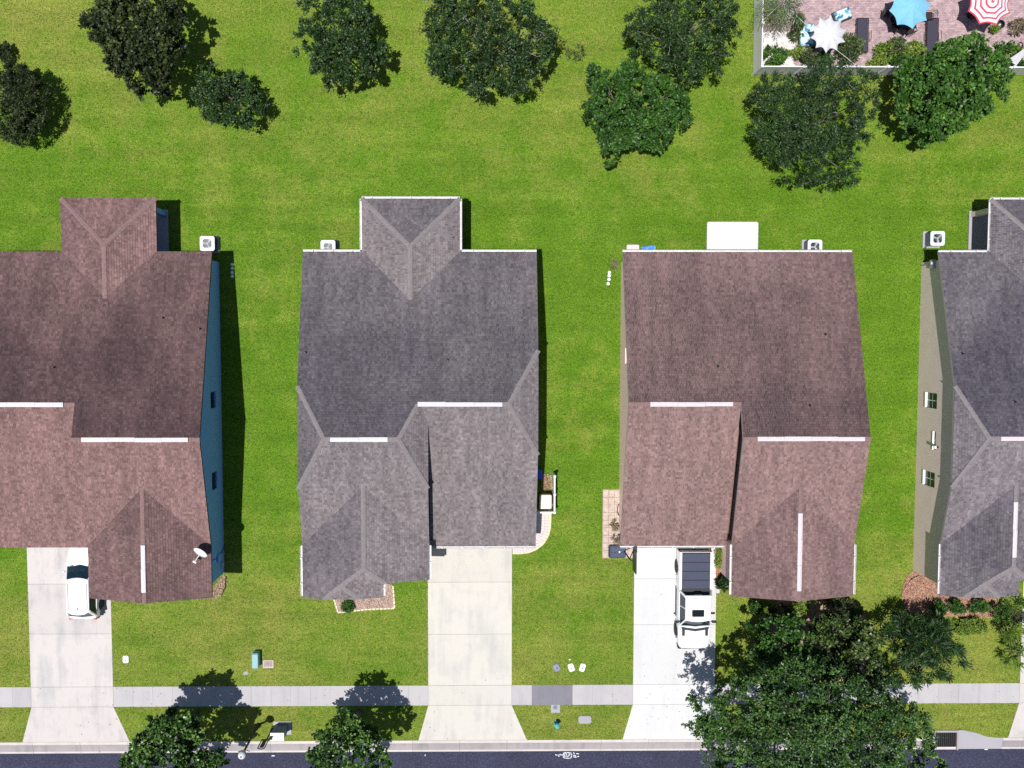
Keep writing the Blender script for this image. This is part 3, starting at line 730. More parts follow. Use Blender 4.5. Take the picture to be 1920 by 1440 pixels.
def crown_cloud(R, z0, zm, z1, ncl, npl, ln, wd, crad, twig=.5, boughs=None):
    nk = len(R)
    def rad(th): return R[(np.mod(th, 2*np.pi)/(2*np.pi)*nk).astype(int) % nk]
    area = float(np.sum(R**2)*np.pi/nk); rb = crad*1.45
    nb = boughs or max(6, int(area/(rb*rb*.95)))
    # boughs: rounded masses of foliage at the limb ends, spread apart from each other
    bp = []
    while len(bp) < nb:
        best = None
        for _ in range(14):
            th = rng.uniform(0, 2*np.pi); rho = math.sqrt(rng.uniform(0, 1)); r_ = float(rad(np.array([th]))[0])
            rr = max(0.0, r_*rho-rb*.30*rho); p = (rr*math.cos(th), rr*math.sin(th))
            d = min([math.hypot(p[0]-q[0], p[1]-q[1]) for q in bp] or [9.0])
            if best is None or d > best[0]: best = (d, p, rho)
        _, p, rho = best; dome = math.sqrt(max(0, 1-(rho*.96)**2))
        bp.append((p[0], p[1], zm+(z1-zm)*dome*rng.uniform(.62, 1.0)-rb*.45, rb*rng.uniform(.62, 1.12), rng.uniform(0, 1)))
    bp = np.array(bp); n1 = int(ncl*.66); n2 = ncl-n1
    w = bp[:, 3]**2; k = rng.choice(len(bp), n1, p=w/w.sum()); B = bp[k]
    u = rng.normal(size=(n1, 3)); u[:, 2] = np.abs(u[:, 2])*1.0-.35; u /= np.linalg.norm(u, axis=1)[:, None]
    q = B[:, :3]+u*(B[:, 3]*rng.uniform(.55, 1.0, n1))[:, None]*np.array([1, 1, .85])
    # keep clumps inside the outline
    th = np.arctan2(q[:, 1], q[:, 0]); rr = np.hypot(q[:, 0], q[:, 1]); mx = rad(th)*rng.uniform(.9, 1.05, n1); f = np.minimum(1, mx/np.maximum(rr, 1e-6)); q[:, 0] *= f; q[:, 1] *= f
    th2 = rng.uniform(0, 2*np.pi, n2); rho2 = np.sqrt(rng.uniform(0, 1, n2)); r2 = rad(th2)*rho2*.97
    q2 = np.c_[np.cos(th2)*r2, np.sin(th2)*r2, zm-(zm-z0)*.5*rng.uniform(0, 1, n2)+np.sqrt(1-rho2**2*.98)*(z1-zm)*rng.uniform(.0, .72, n2)]
    cc = np.vstack([q, q2]); th = np.arctan2(cc[:, 1], cc[:, 0]); rho = np.clip(np.hypot(cc[:, 0], cc[:, 1])/rad(th), 0, 1)
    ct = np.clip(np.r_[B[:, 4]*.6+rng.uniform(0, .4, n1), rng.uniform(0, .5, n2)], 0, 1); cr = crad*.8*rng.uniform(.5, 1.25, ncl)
    # twigs fan out of every clump; leaves sit along them
    tw = 9; npt = max(2, npl//tw)
    D = rng.normal(size=(ncl, tw, 3)); out = np.c_[np.cos(th), np.sin(th), np.full(ncl, .55)]
    D += (out*(rho[:, None]*twig*2+.35))[:, None, :]; D[:, :, 2] += .25
    D /= np.linalg.norm(D, axis=2)[:, :, None]
    t = rng.uniform(.15, 1.0, (ncl, tw, npt))
    P = cc[:, None, None, :]+D[:, :, None, :]*(t*cr[:, None, None])[..., None]
    P += rng.normal(size=P.shape)*.03
    LD = D[:, :, None, :]+rng.normal(size=P.shape)*.75; LD[..., 2] -= .1
    LD /= np.linalg.norm(LD, axis=3)[..., None]
    ti = np.broadcast_to(ct[:, None, None], t.shape)
    return P.reshape(-1, 3), LD.reshape(-1, 3), ti.reshape(-1), cc
def limbs(mb, c0, targets, r0, zfork):
    for k, T in enumerate(targets):
        a = Vector((0, 0, zfork*rnd.uniform(.55, 1))); b = Vector(T); m_ = a.lerp(b, .45)+Vector((rnd.uniform(-.2, .2), rnd.uniform(-.2, .2), .25))
        mb.tube([a, m_, b], [r0*.55, r0*.33, r0*.08], 6)
def tree(outline, zmid, z0, z1, mat, label, name='tree', cat='tree', n=230, npl=81, ln=.16, wd=.045, crad=.5, trunk=.14, twig=.5, group=None, branches=12, bark=None, density=1.0, pale=0):
    pts = [W(x, y, zmid) for x, y in outline]
    A = sum(pts[i][0]*pts[(i+1) % len(pts)][1]-pts[(i+1) % len(pts)][0]*pts[i][1] for i in range(len(pts)))/2
    cx = sum(p[0] for p in pts)/len(pts); cy = sum(p[1] for p in pts)/len(pts)
    root = empty(name, (cx, cy, 0), label, cat, group)
    R = poly_radius(pts, (cx, cy))-crad*.48; R = np.maximum(R, .15); wd *= 1.3
    ncl = int(abs(A)*n/40*density*1.75)
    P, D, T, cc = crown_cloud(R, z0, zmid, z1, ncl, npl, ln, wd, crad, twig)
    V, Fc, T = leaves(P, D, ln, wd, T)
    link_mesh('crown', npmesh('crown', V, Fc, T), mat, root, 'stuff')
    mb = MB(); zf = max(.5, z0*.95)
    mb.tube([(0, 0, -.05), (.03, .02, zf*.5), (0, 0, zf), (.05, .03, zmid)], [trunk*1.3, trunk, trunk*.85, trunk*.35], 9)
    idx = rng.permutation(len(cc))[:branches]
    limbs(mb, None, [cc[i] for i in idx], trunk, zf)
    mb.build('trunk', bark or BARK, root, smooth=True)
    if pale:
        pb = MB(); R2 = cc[cc[:, 2] > zmid]
        for i in rng.permutation(len(R2))[:pale]:
            p = Vector(R2[i]); q = p+Vector((rnd.uniform(-.45, .45), rnd.uniform(-.45, .45), rnd.uniform(.15, .42)))
            pb.tube([p, p.lerp(q, .5)+Vector((rnd.uniform(-.06, .06), rnd.uniform(-.06, .06), .04)), q], [.014, .011, .006], 4)
        pb.build('bare_twigs', BARKP, root, 'stuff')
    return root
def bush(px, py, rpx, h, mat, label, name='shrub', cat='shrub', ln=.10, wd=.03, n=60, npl=60, group=None, squash=1.0, twig=.4, crad=.22):
    out = [(px+rpx*math.cos(t)*(1+.12*math.sin(3*t+px)), py+rpx*squash*math.sin(t)*(1+.12*math.cos(2*t+py))) for t in [2*math.pi*i/14 for i in range(14)]]
    pts = [W(x, y, h*.6) for x, y in out]; cx = sum(p[0] for p in pts)/14; cy = sum(p[1] for p in pts)/14
    root = empty(name, (cx, cy, 0), label, cat, group)
    R = np.maximum(poly_radius(pts, (cx, cy))-crad*.4, .08)
    P, D, T, cc = crown_cloud(R, .08, h*.5, h, n, npl, ln, wd, crad, twig)
    V, Fc, T = leaves(P, D, ln, wd, T); V[:, 2] = np.maximum(V[:, 2], .01)
    link_mesh('foliage', npmesh('foliage', V, Fc, T), mat, root, 'stuff')
    mb = MB()
    for i in rng.permutation(len(cc))[:5]: mb.tube([(rnd.uniform(-.05, .05), rnd.uniform(-.05, .05), -.02), tuple(cc[i])], [.03, .01], 5)
    mb.build('stem', BARK, root)
    return root
def palm(px, py, rad, hgt, mat, label, nfr=22, trunk=.1, name='palm', cat='palm', stems=1, leafw=.035, droop=.5, nleaf=22, group=None, spread=.0):
    c = W(px, py, hgt); root = empty(name, (c[0], c[1], 0), label, cat, group)
    VV = []; TT = []; tb = MB()
    for s in range(stems):
        sx, sy = (rnd.uniform(-spread, spread), rnd.uniform(-spread, spread)) if stems > 1 else (0, 0)
        hs = hgt*rnd.uniform(.75, 1.05) if stems > 1 else hgt
        tb.tube([(sx*.4, sy*.4, -.02), (sx*.8, sy*.8, hs*.6), (sx, sy, hs)], [trunk*1.2, trunk, trunk*.8], 8)
        for k in range(nfr):
            a = 2*math.pi*k/nfr+rnd.uniform(-.15, .15); el = rnd.uniform(.05, .85); L = rad*rnd.uniform(.75, 1.1); tint = rnd.random()
            pts = []
            for i in range(nleaf+1):
                t = i/nleaf; r_ = L*t*math.cos(el*(1-t*.6)); z = hs+L*math.sin(el)*t*.9-droop*L*t*t*.9
                pts.append(np.array([sx+math.cos(a)*r_, sy+math.sin(a)*r_, max(.03, z)]))
            side = np.array([-math.sin(a), math.cos(a), 0]); f = np.array([math.cos(a), math.sin(a), 0])
            for i in range(2, nleaf):
                t = i/nleaf; ll = L*.34*math.sin(math.pi*(.12+.85*t))+.03
                for sg in (-1, 1):
                    d = side*sg*rnd.uniform(.45, .9)+f*rnd.uniform(.35, 1.0); d[2] = -.22+rnd.uniform(-.35, .35); ll *= rnd.uniform(.7, 1.15); d = d/np.linalg.norm(d); b = pts[i]; w = f*leafw
                    VV += [b-w*.6, b+d*ll*.5-w*.4, b+d*ll, b+d*ll*.5+w*.6]; TT.append(tint)
            VV += [pts[0]-side*.02, pts[nleaf//2]-side*.012, pts[-1], pts[nleaf//2]+side*.012]; TT.append(tint)
    V = np.array(VV); link_mesh('fronds', npmesh('fronds', V, np.arange(len(V)).reshape(-1, 4), TT), mat, root, 'stuff')
    tb.build('trunk', BARK, root, smooth=True)
    return root

g_back = 'trees scattered over the back field'
tree([(-35,130),(0,122),(42,118),(72,130),(90,165),(95,200),(84,235),(60,258),(38,278),(0,265),(-40,250),(-52,190)], 1.9, .2, 3.3, L_dark, 'round dark tree cut by the left edge of the photo', n=330, ln=.15, wd=.022, crad=.42, group=g_back, twig=.35)
tree([(155,50),(172,12),(215,-20),(280,-45),(328,-12),(350,30),(348,80),(340,118),(312,150),(322,192),(290,180),(265,196),(236,165),(205,120),(192,75),(162,66)], 3.2, .8, 5.0, L_dark, 'large ragged dark olive tree with upright clumps, left of the small round one', n=210, ln=.17, wd=.05, crad=.5, group=g_back)
tree([(365,130),(395,118),(430,128),(468,135),(495,168),(504,205),(485,240),(455,256),(415,245),(382,215),(362,180),(372,155)], 1.6, .2, 2.7, L_oak, 'small round dark green tree, smallest of the whole trees in the back field', n=270, ln=.13, wd=.028, crad=.4, group=g_back)
tree([(560,-10),(600,-30),(650,-35),(680,10),(704,30),(714,60),(726,95),(720,130),(704,152),(680,158),(655,160),(625,172),(600,160),(575,130),(550,105),(566,85),(552,52),(574,40)], 2.3, .4, 3.9, L_oak, 'medium dark green tree standing straight behind the grey house', n=240, ln=.13, wd=.032, crad=.45, group=g_back, pale=10)
tree([(797,20),(802,-30),(880,-55),(960,-50),(1003,0),(1010,35),(1033,55),(1044,95),(1030,125),(1005,150),(990,190),(950,180),(925,170),(880,186),(860,150),(825,150),(792,125),(785,108),(812,85),(797,65)], 2.9, .5, 4.9, L_oak, 'widest dark tree of the back field, pale twigs showing on top', n=215, ln=.13, wd=.028, crad=.5, group=g_back, pale=60)
tree([(1200,-20),(1280,-60),(1360,-40),(1378,10),(1384,75),(1370,110),(1345,140),(1300,160),(1255,150),(1215,125),(1175,105),(1165,70),(1177,35),(1200,28)], 2.8, .5, 4.7, L_oak, 'dark dense tree touching the top edge beside the white fence', n=230, ln=.12, wd=.026, crad=.48, group=g_back, pale=40)
tree([(1095,122),(1150,118),(1165,106),(1186,112),(1205,135),(1250,145),(1288,185),(1300,215),(1290,245),(1260,262),(1240,288),(1205,285),(1165,275),(1150,298),(1124,318),(1132,285),(1110,255),(1092,215),(1078,180),(1094,160)], 2.4, .5, 3.7, L_green, 'fresh green tree with a trailing low branch, in front of the dark dense one', n=250, ln=.15, wd=.04, crad=.42, group=g_back)
tree([(1405,158),(1430,136),(1490,142),(1530,112),(1570,102),(1600,125),(1648,150),(1652,200),(1638,250),(1600,300),(1602,345),(1580,360),(1530,350),(1492,363),(1470,340),(1432,300),(1402,240),(1412,200)], 3.4, .5, 5.6, L_oak, 'tall drooping fine leaved tree hanging over the corner of the white fence', n=235, ln=.15, wd=.020, crad=.55, group=g_back, twig=.6, pale=26)
tree([(1672,170),(1682,130),(1712,110),(1760,86),(1830,74),(1868,87),(1892,110),(1902,150),(1880,180),(1850,213),(1800,243),(1770,268),(1722,260),(1682,238),(1668,210)], 3.2, .7, 5.3, L_bright, 'broad leaved bright green tree over the white fence at the upper right', n=215, ln=.19, wd=.06, crad=.5, group=g_back)
bush(6, 97, 18, 1.0, L_dark, 'tiny dark shrub at the left edge above the round tree', n=50)
bush(1077, 96, 19, .8, L_olive, 'sparse grey twiggy shrub alone in the back field', n=14, npl=22, crad=.3, twig=.8)
g_st = 'street trees on the verge'
tree([(224,1440),(237,1402),(262,1372),(276,1342),(300,1337),(330,1332),(364,1347),(380,1382),(400,1402),(422,1422),(418,1470),(330,1500),(250,1490)], 4.6, 2.0, 6.6, L_street, 'glossy green street tree left of the lamp post', n=215, npl=72, ln=.18, wd=.062, crad=.52, group=g_st)
tree([(572,1440),(577,1397),(602,1372),(612,1347),(640,1334),(668,1337),(688,1357),(708,1372),(728,1402),(735,1440),(700,1490),(612,1490)], 4.6, 2.0, 6.6, L_street, 'lighter green street tree right of the grey cabinet', n=205, npl=70, ln=.18, wd=.06, crad=.52, group=g_st)
tree([(1272,1288),(1300,1300),(1340,1282),(1392,1250),(1440,1222),(1500,1218),(1560,1240),(1640,1262),(1700,1290),(1738,1340),(1758,1400),(1768,1450),(1740,1530),(1600,1590),(1450,1580),(1330,1500),(1312,1400),(1284,1335)], 5.2, 1.8, 8.0, L_big, 'huge spreading oak at the kerb covering the right end of the sidewalk', n=185, npl=81, ln=.15, wd=.038, crad=.6, trunk=.26, branches=14, pale=70)
tree([(1404,1175),(1440,1156),(1500,1152),(1522,1195),(1510,1275),(1430,1268),(1400,1215)], 3.2, .6, 4.8, L_green, 'dense dark small tree between the brown roof and the huge oak', n=230, ln=.15, wd=.045, crad=.4)
tree([(1508,1190),(1530,1158),(1590,1146),(1645,1172),(1668,1230),(1650,1290),(1570,1296),(1518,1250)], 3.0, .6, 4.6, leaf_mat('yellowish glossy leaves', (.012, .03, .008), (.045, .09, .018), (.22, .28, .07), .4), 'yellowish green small tree right of the dense dark one', n=190, ln=.17, wd=.055, crad=.42)
tree([(1648,1182),(1678,1148),(1730,1144),(1774,1160),(1804,1208),(1796,1256),(1744,1290),(1688,1282),(1656,1236)], 1.9, .3, 3.3, L_dusk, 'spiky clump of dark strap leaves beside the red mulch bed', 'strap_leaf_clump', 'plant', n=125, npl=54, ln=.40, wd=.026, crad=.55, twig=.9, trunk=.08, pale=14)
L_frond = leaf_mat('bright arching fronds', (.03, .07, .008), (.11, .20, .02), (.32, .40, .06), .45, .4)
tree([(1870,1150),(1890,1126),(1925,1120),(1955,1150),(1950,1196),(1912,1206),(1880,1188)], 1.5, .3, 2.4, L_frond, 'bright green palm like plant at the front corner of the slate roofed house', 'palm', 'palm', n=95, npl=45, ln=.42, wd=.022, crad=.42, twig=1.0, trunk=.09)
tree([(1862,1222),(1880,1196),(1915,1190),(1940,1212),(1932,1242),(1895,1252)], .8, .15, 1.3, L_frond, 'low yellow green palm in the lawn by the right edge', 'palm', 'palm', n=70, npl=36, ln=.42, wd=.022, crad=.36, twig=1.0, trunk=.07)

# beds
def bed(name, pts, m, label, cat='flower bed', chips=0, cm=None, z=.03, zs=.05):
    P = [W(x, y) for x, y in pts]
    c = (sum(p[0] for p in P)/len(P), sum(p[1] for p in P)/len(P))
    root = empty(name, (c[0], c[1], 0), label, cat)
    L = [(p[0]-c[0], p[1]-c[1]) for p in P]
    A = sum(L[i][0]*L[(i+1) % len(L)][1]-L[(i+1) % len(L)][0]*L[i][1] for i in range(len(L)))
    if A < 0: L = L[::-1]
    MB().prism(L, -.05, z, 0, .01).build('soil', m, root)
    if chips:
        xs = [p[0] for p in L]; ys = [p[1] for p in L]; R = poly_radius(L, (0, 0), 72)
        n = chips; x = rng.uniform(min(xs), max(xs), n); y = rng.uniform(min(ys), max(ys), n)
        def inside(px_, py_):
            ins = np.zeros(len(px_), bool)
            for i in range(len(L)):
                (x1, y1), (x2, y2) = L[i], L[(i+1) % len(L)]
                if y1 == y2: continue
                cnd = ((y1 > py_) != (y2 > py_)) & (px_ < (x2-x1)*(py_-y1)/(y2-y1)+x1); ins ^= cnd
            return ins
        k = inside(x, y); x, y = x[k], y[k]; n = len(x)
        P_ = np.c_[x, y, np.full(n, z)+rng.uniform(0, .03, n)]; D = rng.normal(size=(n, 3)); D[:, 2] *= .35; D /= np.linalg.norm(D, axis=1)[:, None]
        V, Fc, T = leaves(P_, D, zs*2, zs*.5, rng.uniform(0, 1, n), 1.0); V[:, 2] = np.maximum(V[:, 2], z+.002)
        link_mesh('mulch', npmesh('mulch', V, Fc, T), cm, root, 'stuff')
    return root, L, c
CH_red = leaf_mat('red bark chips', (.12, .05, .035), (.37, .22, .16), (.62, .46, .36), .9, .2, 0.0)
CH_pale = leaf_mat('faded bark chips', (.16, .10, .08), (.44, .32, .27), (.62, .50, .42), .9, .2, 0.0)
CH_brown = leaf_mat('brown bark chips', (.08, .05, .035), (.26, .18, .11), (.50, .38, .24), .9, .2, 0.0)
def edging(root, L, m, every=.22, skip=lambda x, y: False):
    for i in range(len(L)):
        (x1, y1), (x2, y2) = L[i], L[(i+1) % len(L)]; d = math.hypot(x2-x1, y2-y1); n = max(1, int(d/every)); a = math.atan2(y2-y1, x2-x1)
        for k in range(n):
            t = (k+.5)/n; x, y = x1+(x2-x1)*t, y1+(y2-y1)*t
            if skip(x, y): continue
            MB().box(x-every*.45, x+every*.45, y-.05, y+.05, 0, .07, rz=a+rnd.uniform(-.08, .08)).build('edging_block', m, root, bevel=.008)
r, L, c = bed('mulch_bed', [(626, 1122), (634, 1148), (690, 1142), (740, 1140), (737, 1098), (700, 1085), (640, 1085)], MULCH_pale, 'mulch bed with cream edging at the front of the grey house', chips=3000, cm=CH_pale)
ct = W(680, 1100)
edging(r, L, CREAMT, skip=lambda x, y: y > (W(0, 1100)[1]-c[1]) and x < (W(736, 1100)[0]-c[0]))
r, L, c = bed('mulch_bed', [(395, 1105), (420, 1077), (425, 1085), (421, 1108), (408, 1122), (385, 1122)], DIRT, 'small bare soil bed at the front corner of the blue house', chips=900, cm=CH_brown)
et = MB(); et.tube([(*W(424, 1080), .05), (*W(423, 1100), .05), (*W(416, 1115), .05)], .03, 5); et.build('edging_strip', BLACK, r, xf=lambda p: (p[0]-c[0], p[1]-c[1], p[2]))
r, L, c = bed('mulch_bed', [(1700, 1082), (1722, 1062), (1745, 1070), (1770, 1095), (1862, 1118), (1872, 1128), (1860, 1158), (1790, 1156), (1745, 1152), (1712, 1150), (1696, 1140), (1690, 1108)], MULCH_red, 'red mulch bed around the front corner of the taupe house', chips=9000, cm=CH_red)
et = MB(); et.tube([(*W(1722, 1078), .05), (*W(1708, 1085), .05), (*W(1696, 1100), .05), (*W(1688, 1118), .05)], .03, 5); et.build('edging_strip', BLACK, r, xf=lambda p: (p[0]-c[0], p[1]-c[1], p[2]))
r, L, c = bed('mulch_bed', [(1408, 1125), (1600, 1128), (1640, 1180), (1620, 1260), (1560, 1285), (1470, 1250), (1430, 1165)], DIRT, 'tan mulch bed under the small trees in front of the brown roof', chips=7000, cm=CH_brown)
for i, (px, py, rr, hh_, m_, lb) in enumerate([
    (1432, 1137, 17, 1.1, L_yel, 'lime green clipped shrub below the left of the brown front roof'), (1500, 1140, 22, 1.1, L_yel, 'widest lime green clipped shrub at the middle of the brown front roof'),
    (1465, 1150, 26, 1.5, L_dark, 'dark shrub between the two lime green clipped shrubs'), (1575, 1140, 28, 1.7, L_dark, 'blackish shrub under the right half of the brown front roof'),
    (1600, 1152, 16, 1.4, L_oak, 'dark shrub at the right corner of the brown front roof'), (1418, 1140, 12, 1.3, L_green, 'green shrub at the left corner of the brown front roof'),
    (1760, 1140, 16, .9, L_green, 'low green shrub left in the row below the slate roof'), (1795, 1137, 18, .9, L_green, 'low green shrub in the middle of the row below the slate roof'),
    (1835, 1138, 16, .9, L_green, 'low green shrub right in the row below the slate roof'), (1880, 1150, 24, 1.3, L_green, 'full green shrub beside the bright palm'),
    (652, 1137, 9, .5, L_green, 'small green plant in the cream edged mulch bed')]):
    bush(px, py, rr, hh_, m_, lb, n=40, npl=50, squash=.7)
# clipped hedge in yellow green
bush(1815, 1176, 40, .8, L_yel, 'light green clipped hedge on the far side of the red mulch', 'hedge', 'hedge', n=120, npl=60, squash=.38, ln=.08, wd=.03)

# ------------------------------------------------------------------ vehicles
def loft(mb, secs, m=0):
    """secs: list of point lists (same length, each an open half+half loop)"""
    n = len(secs[0]); V = [p for s in secs for p in s]; Fs = []
    for i in range(len(secs)-1):
        for k in range(n):
            k2 = (k+1) % n; Fs.append((i*n+k, (i+1)*n+k, (i+1)*n+k2, i*n+k2))
    Fs.append(tuple(range(n))); Fs.append(tuple(reversed(range((len(secs)-1)*n, len(secs)*n))))
    mb.mesh(V, Fs, m)
def ring(y, w, zb, zs, zt, crown=.06):
    h = [(w*.90, zb), (w*.985, zb+.12), (w, (zb+zs)/2), (w*.975, zs), (w*.86, zt-.02), (w*.45, zt+crown*.7)]
    return [(x, y, z) for x, z in h]+[(0, y, zt+crown)]+[(-x, y, z) for x, z in reversed(h)]
def wheel(root, x, y, r=.39, wdt=.26, side=1):
    t = MB(); pr = [(r*.62, -wdt/2), (r*.93, -wdt/2), (r, -wdt*.32), (r, wdt*.32), (r*.93, wdt/2), (r*.62, wdt/2)]
    t.lathe(pr, 24); o_ = t.build('wheel', TYRE, root, smooth=True); o_.location = (x, y, r); o_.rotation_euler = (0, math.pi/2, 0)
    rm = MB(); rm.lathe([(.02, wdt*.32), (r*.2, wdt*.40), (r*.2, wdt*.34)], 12)
    for k in range(6):
        a = k*math.pi/3; rm.box(r*.1, r*.63, -.03, .03, wdt*.30, wdt*.42, rz=a, c=(0, 0))
    rm.lathe([(r*.58, wdt*.3), (r*.65, wdt*.46), (r*.65, wdt*.2)], 24)
    ro = rm.build('rim', RIM, o_); 
    if side < 0: ro.rotation_euler = (math.pi, 0, 0)
def pickup():
    # front of the truck faces -y; origin at its centre on the ground
    c0 = W(1303, 1030, 1.0); c1 = W(1303, 1217, 1.0); cx = c0[0]+.02; cy = (c0[1]+c1[1])/2; L = c0[1]-c1[1]
    root = empty('pickup_truck', (cx, cy, 0), 'white pickup truck with a navy bed cover parked on the bright driveway', 'pickup truck')
    h = L/2; w = 1.0
    b = MB()
    loft(b, [ring(-h+.0, w*.74, .45, .78, .86), ring(-h+.12, w*.88, .38, .95, 1.05), ring(-h+.40, w*.96, .35, 1.02, 1.14), ring(-h+1.0, w, .35, 1.08, 1.17), ring(-h+1.55, w, .35, 1.12, 1.20)])
    loft(b, [ring(-h+1.55, w, .35, 1.12, 1.16, .02), ring(-h+3.75, w, .35, 1.14, 1.18, .02)])
    b.build('body', CARW, root, smooth=False, bevel=.02)
    bd = MB()
    bd.box(-w, -w+.16, -h+3.752, h-.10, .42, 1.30); bd.box(w-.16, w, -h+3.752, h-.10, .42, 1.30)
    bd.box(-w+.161, w-.161, h-.22, h-.10, .5, 1.28); bd.box(-w+.161, w-.161, -h+3.752, h-.221, .55, .85)
    bd.build('bed', CARW, root, bevel=.03)
    cv = root; y0, y1 = -h+3.80, h-.16
    for k in range(4):
        a, d = y0+(y1-y0)*k/4, y0+(y1-y0)*(k+1)/4
        MB().prism(rrect(-w+.17, w-.17, a+.02, d-.02, .03), 1.27, 1.335, 0, .02).build('bed_cover_panel', TONN, root)
    MB().prism(rrect(-w+.15, w-.15, y0-.05, y1+.03, .05), 1.24, 1.285).build('bed_cover_frame', CARDK, root)
    MB().prism([(-.82, -h+3.62), (.82, -h+3.62), (.86, -h+3.80), (-.86, -h+3.80)], 1.2, 1.30).build('cab_bulkhead', CARDK, root)
    # greenhouse
    g = MB(); zb_, zt_ = 1.18, 1.86
    yb0, yb1 = -h+1.40, -h+3.66; yt0, yt1 = -h+2.02, -h+3.50; wb, wt = .93, .73
    g.mesh([(-wb, yb0+.12, zb_), (0, yb0, zb_), (wb, yb0+.12, zb_), (wb, yb1, zb_), (-wb, yb1, zb_), (-wt, yt0+.06, zt_), (0, yt0, zt_), (wt, yt0+.06, zt_), (wt, yt1, zt_), (-wt, yt1, zt_)],
           [(0, 1, 6, 5), (1, 2, 7, 6), (2, 3, 8, 7), (3, 4, 9, 8), (4, 0, 5, 9), (5, 6, 7, 8, 9)])
    g.build('window_glass', CABIN, root)
    rf = MB(); rf.prism([(-wt-.03, yt1+.06), (-wt-.03, yt0+.03), (-.35, yt0-.05), (0, yt0-.07), (.35, yt0-.05), (wt+.03, yt0+.03), (wt+.03, yt1+.06)], zt_-.015, zt_+.05, 0, .03); rf.build('roof', CARW, root)
    for sx in (-1, 1):   # pillars
        p = MB(); p.tube([(sx*(wb-.0), yb0+.14, zb_), (sx*(wt+.01), yt0+.06, zt_)], .05, 6); p.tube([(sx*wb, yb1-.02, zb_), (sx*(wt+.01), yt1-.02, zt_)], .075, 6); p.tube([(sx*(wb+.0), -h+2.75, zb_), (sx*(wt+.01), -h+2.75, zt_)], .03, 6); p.build('pillar', CARW, root)
        m_ = MB(); m_.box(sx*1.0, sx*1.26, -h+1.72, -h+1.84, 1.17, 1.40); m_.box(sx*.93, sx*1.02, -h+1.75, -h+1.80, 1.20, 1.26); m_.build('mirror', BLACK, root, bevel=.02)
        MB().prism([(sx*.70-.075, -h+.90), (sx*.70+.075, -h+.90), (sx*.70+.09, -h+1.42), (sx*.70-.09, -h+1.42)], 1.19, 1.245).build('hood_vent', CARDK, root)
        MB().box(sx*1.0, sx*1.035, -h+1.9, -h+3.6, .42, .52).build('side_step', BLACK, root)
        wheel(root, sx*.90, -h+1.02, side=sx); wheel(root, sx*.90, h-1.22, side=sx)
        ar = MB(); ar.tube([(sx*.99, -h+1.02+.47*math.cos(t), .39+.47*math.sin(t)) for t in [math.pi*i/8 for i in range(9)]], .035, 5); ar.tube([(sx*.99, h-1.22+.47*math.cos(t), .39+.47*math.sin(t)) for t in [math.pi*i/8 for i in range(9)]], .035, 5); ar.build('wheel_arch', CARDK, root)
        MB().box(sx*.62-.14, sx*.62+.14, -h-.005, -h+.1, .72, .86).build('headlight', LAMPG, root, bevel=.02)
        MB().box(sx*.93-.06, sx*.93+.06, h-.13, h-.085, .8, 1.15).build('taillight', CLOTH_r, root)
    MB().prism([(-.80, -h+1.30), (0, -h+1.18), (.80, -h+1.30), (.84, -h+1.44), (0, -h+1.34), (-.84, -h+1.44)], 1.20, 1.255).build('cowl', CARDK, root)
    MB().prism(rrect(-.36, .36, -h+2.28, -h+2.70, .05), zt_+.03, zt_+.058).build('sunroof', GLASSD, root)
    MB().prism(rrect(-.95, .95, h-.09, h+.14, .06), .42, .70, 0, .03).build('rear_bumper', CARDK, root)
    MB().prism(rrect(-.9, .9, -h-.12, -h+.1, .08), .35, .62, 0, .03).build('front_bumper', CARDK, root)
    MB().box(-.22, .22, -h+3.50, -h+3.62, 1.80, 1.86).build('brake_light', CARDK, root)
    an = MB(); an.tube([(.62, -h+1.95, 1.9), (.62, -h+1.88, 2.0)], .015, 5); an.build('antenna', BLACK, root)
pickup()
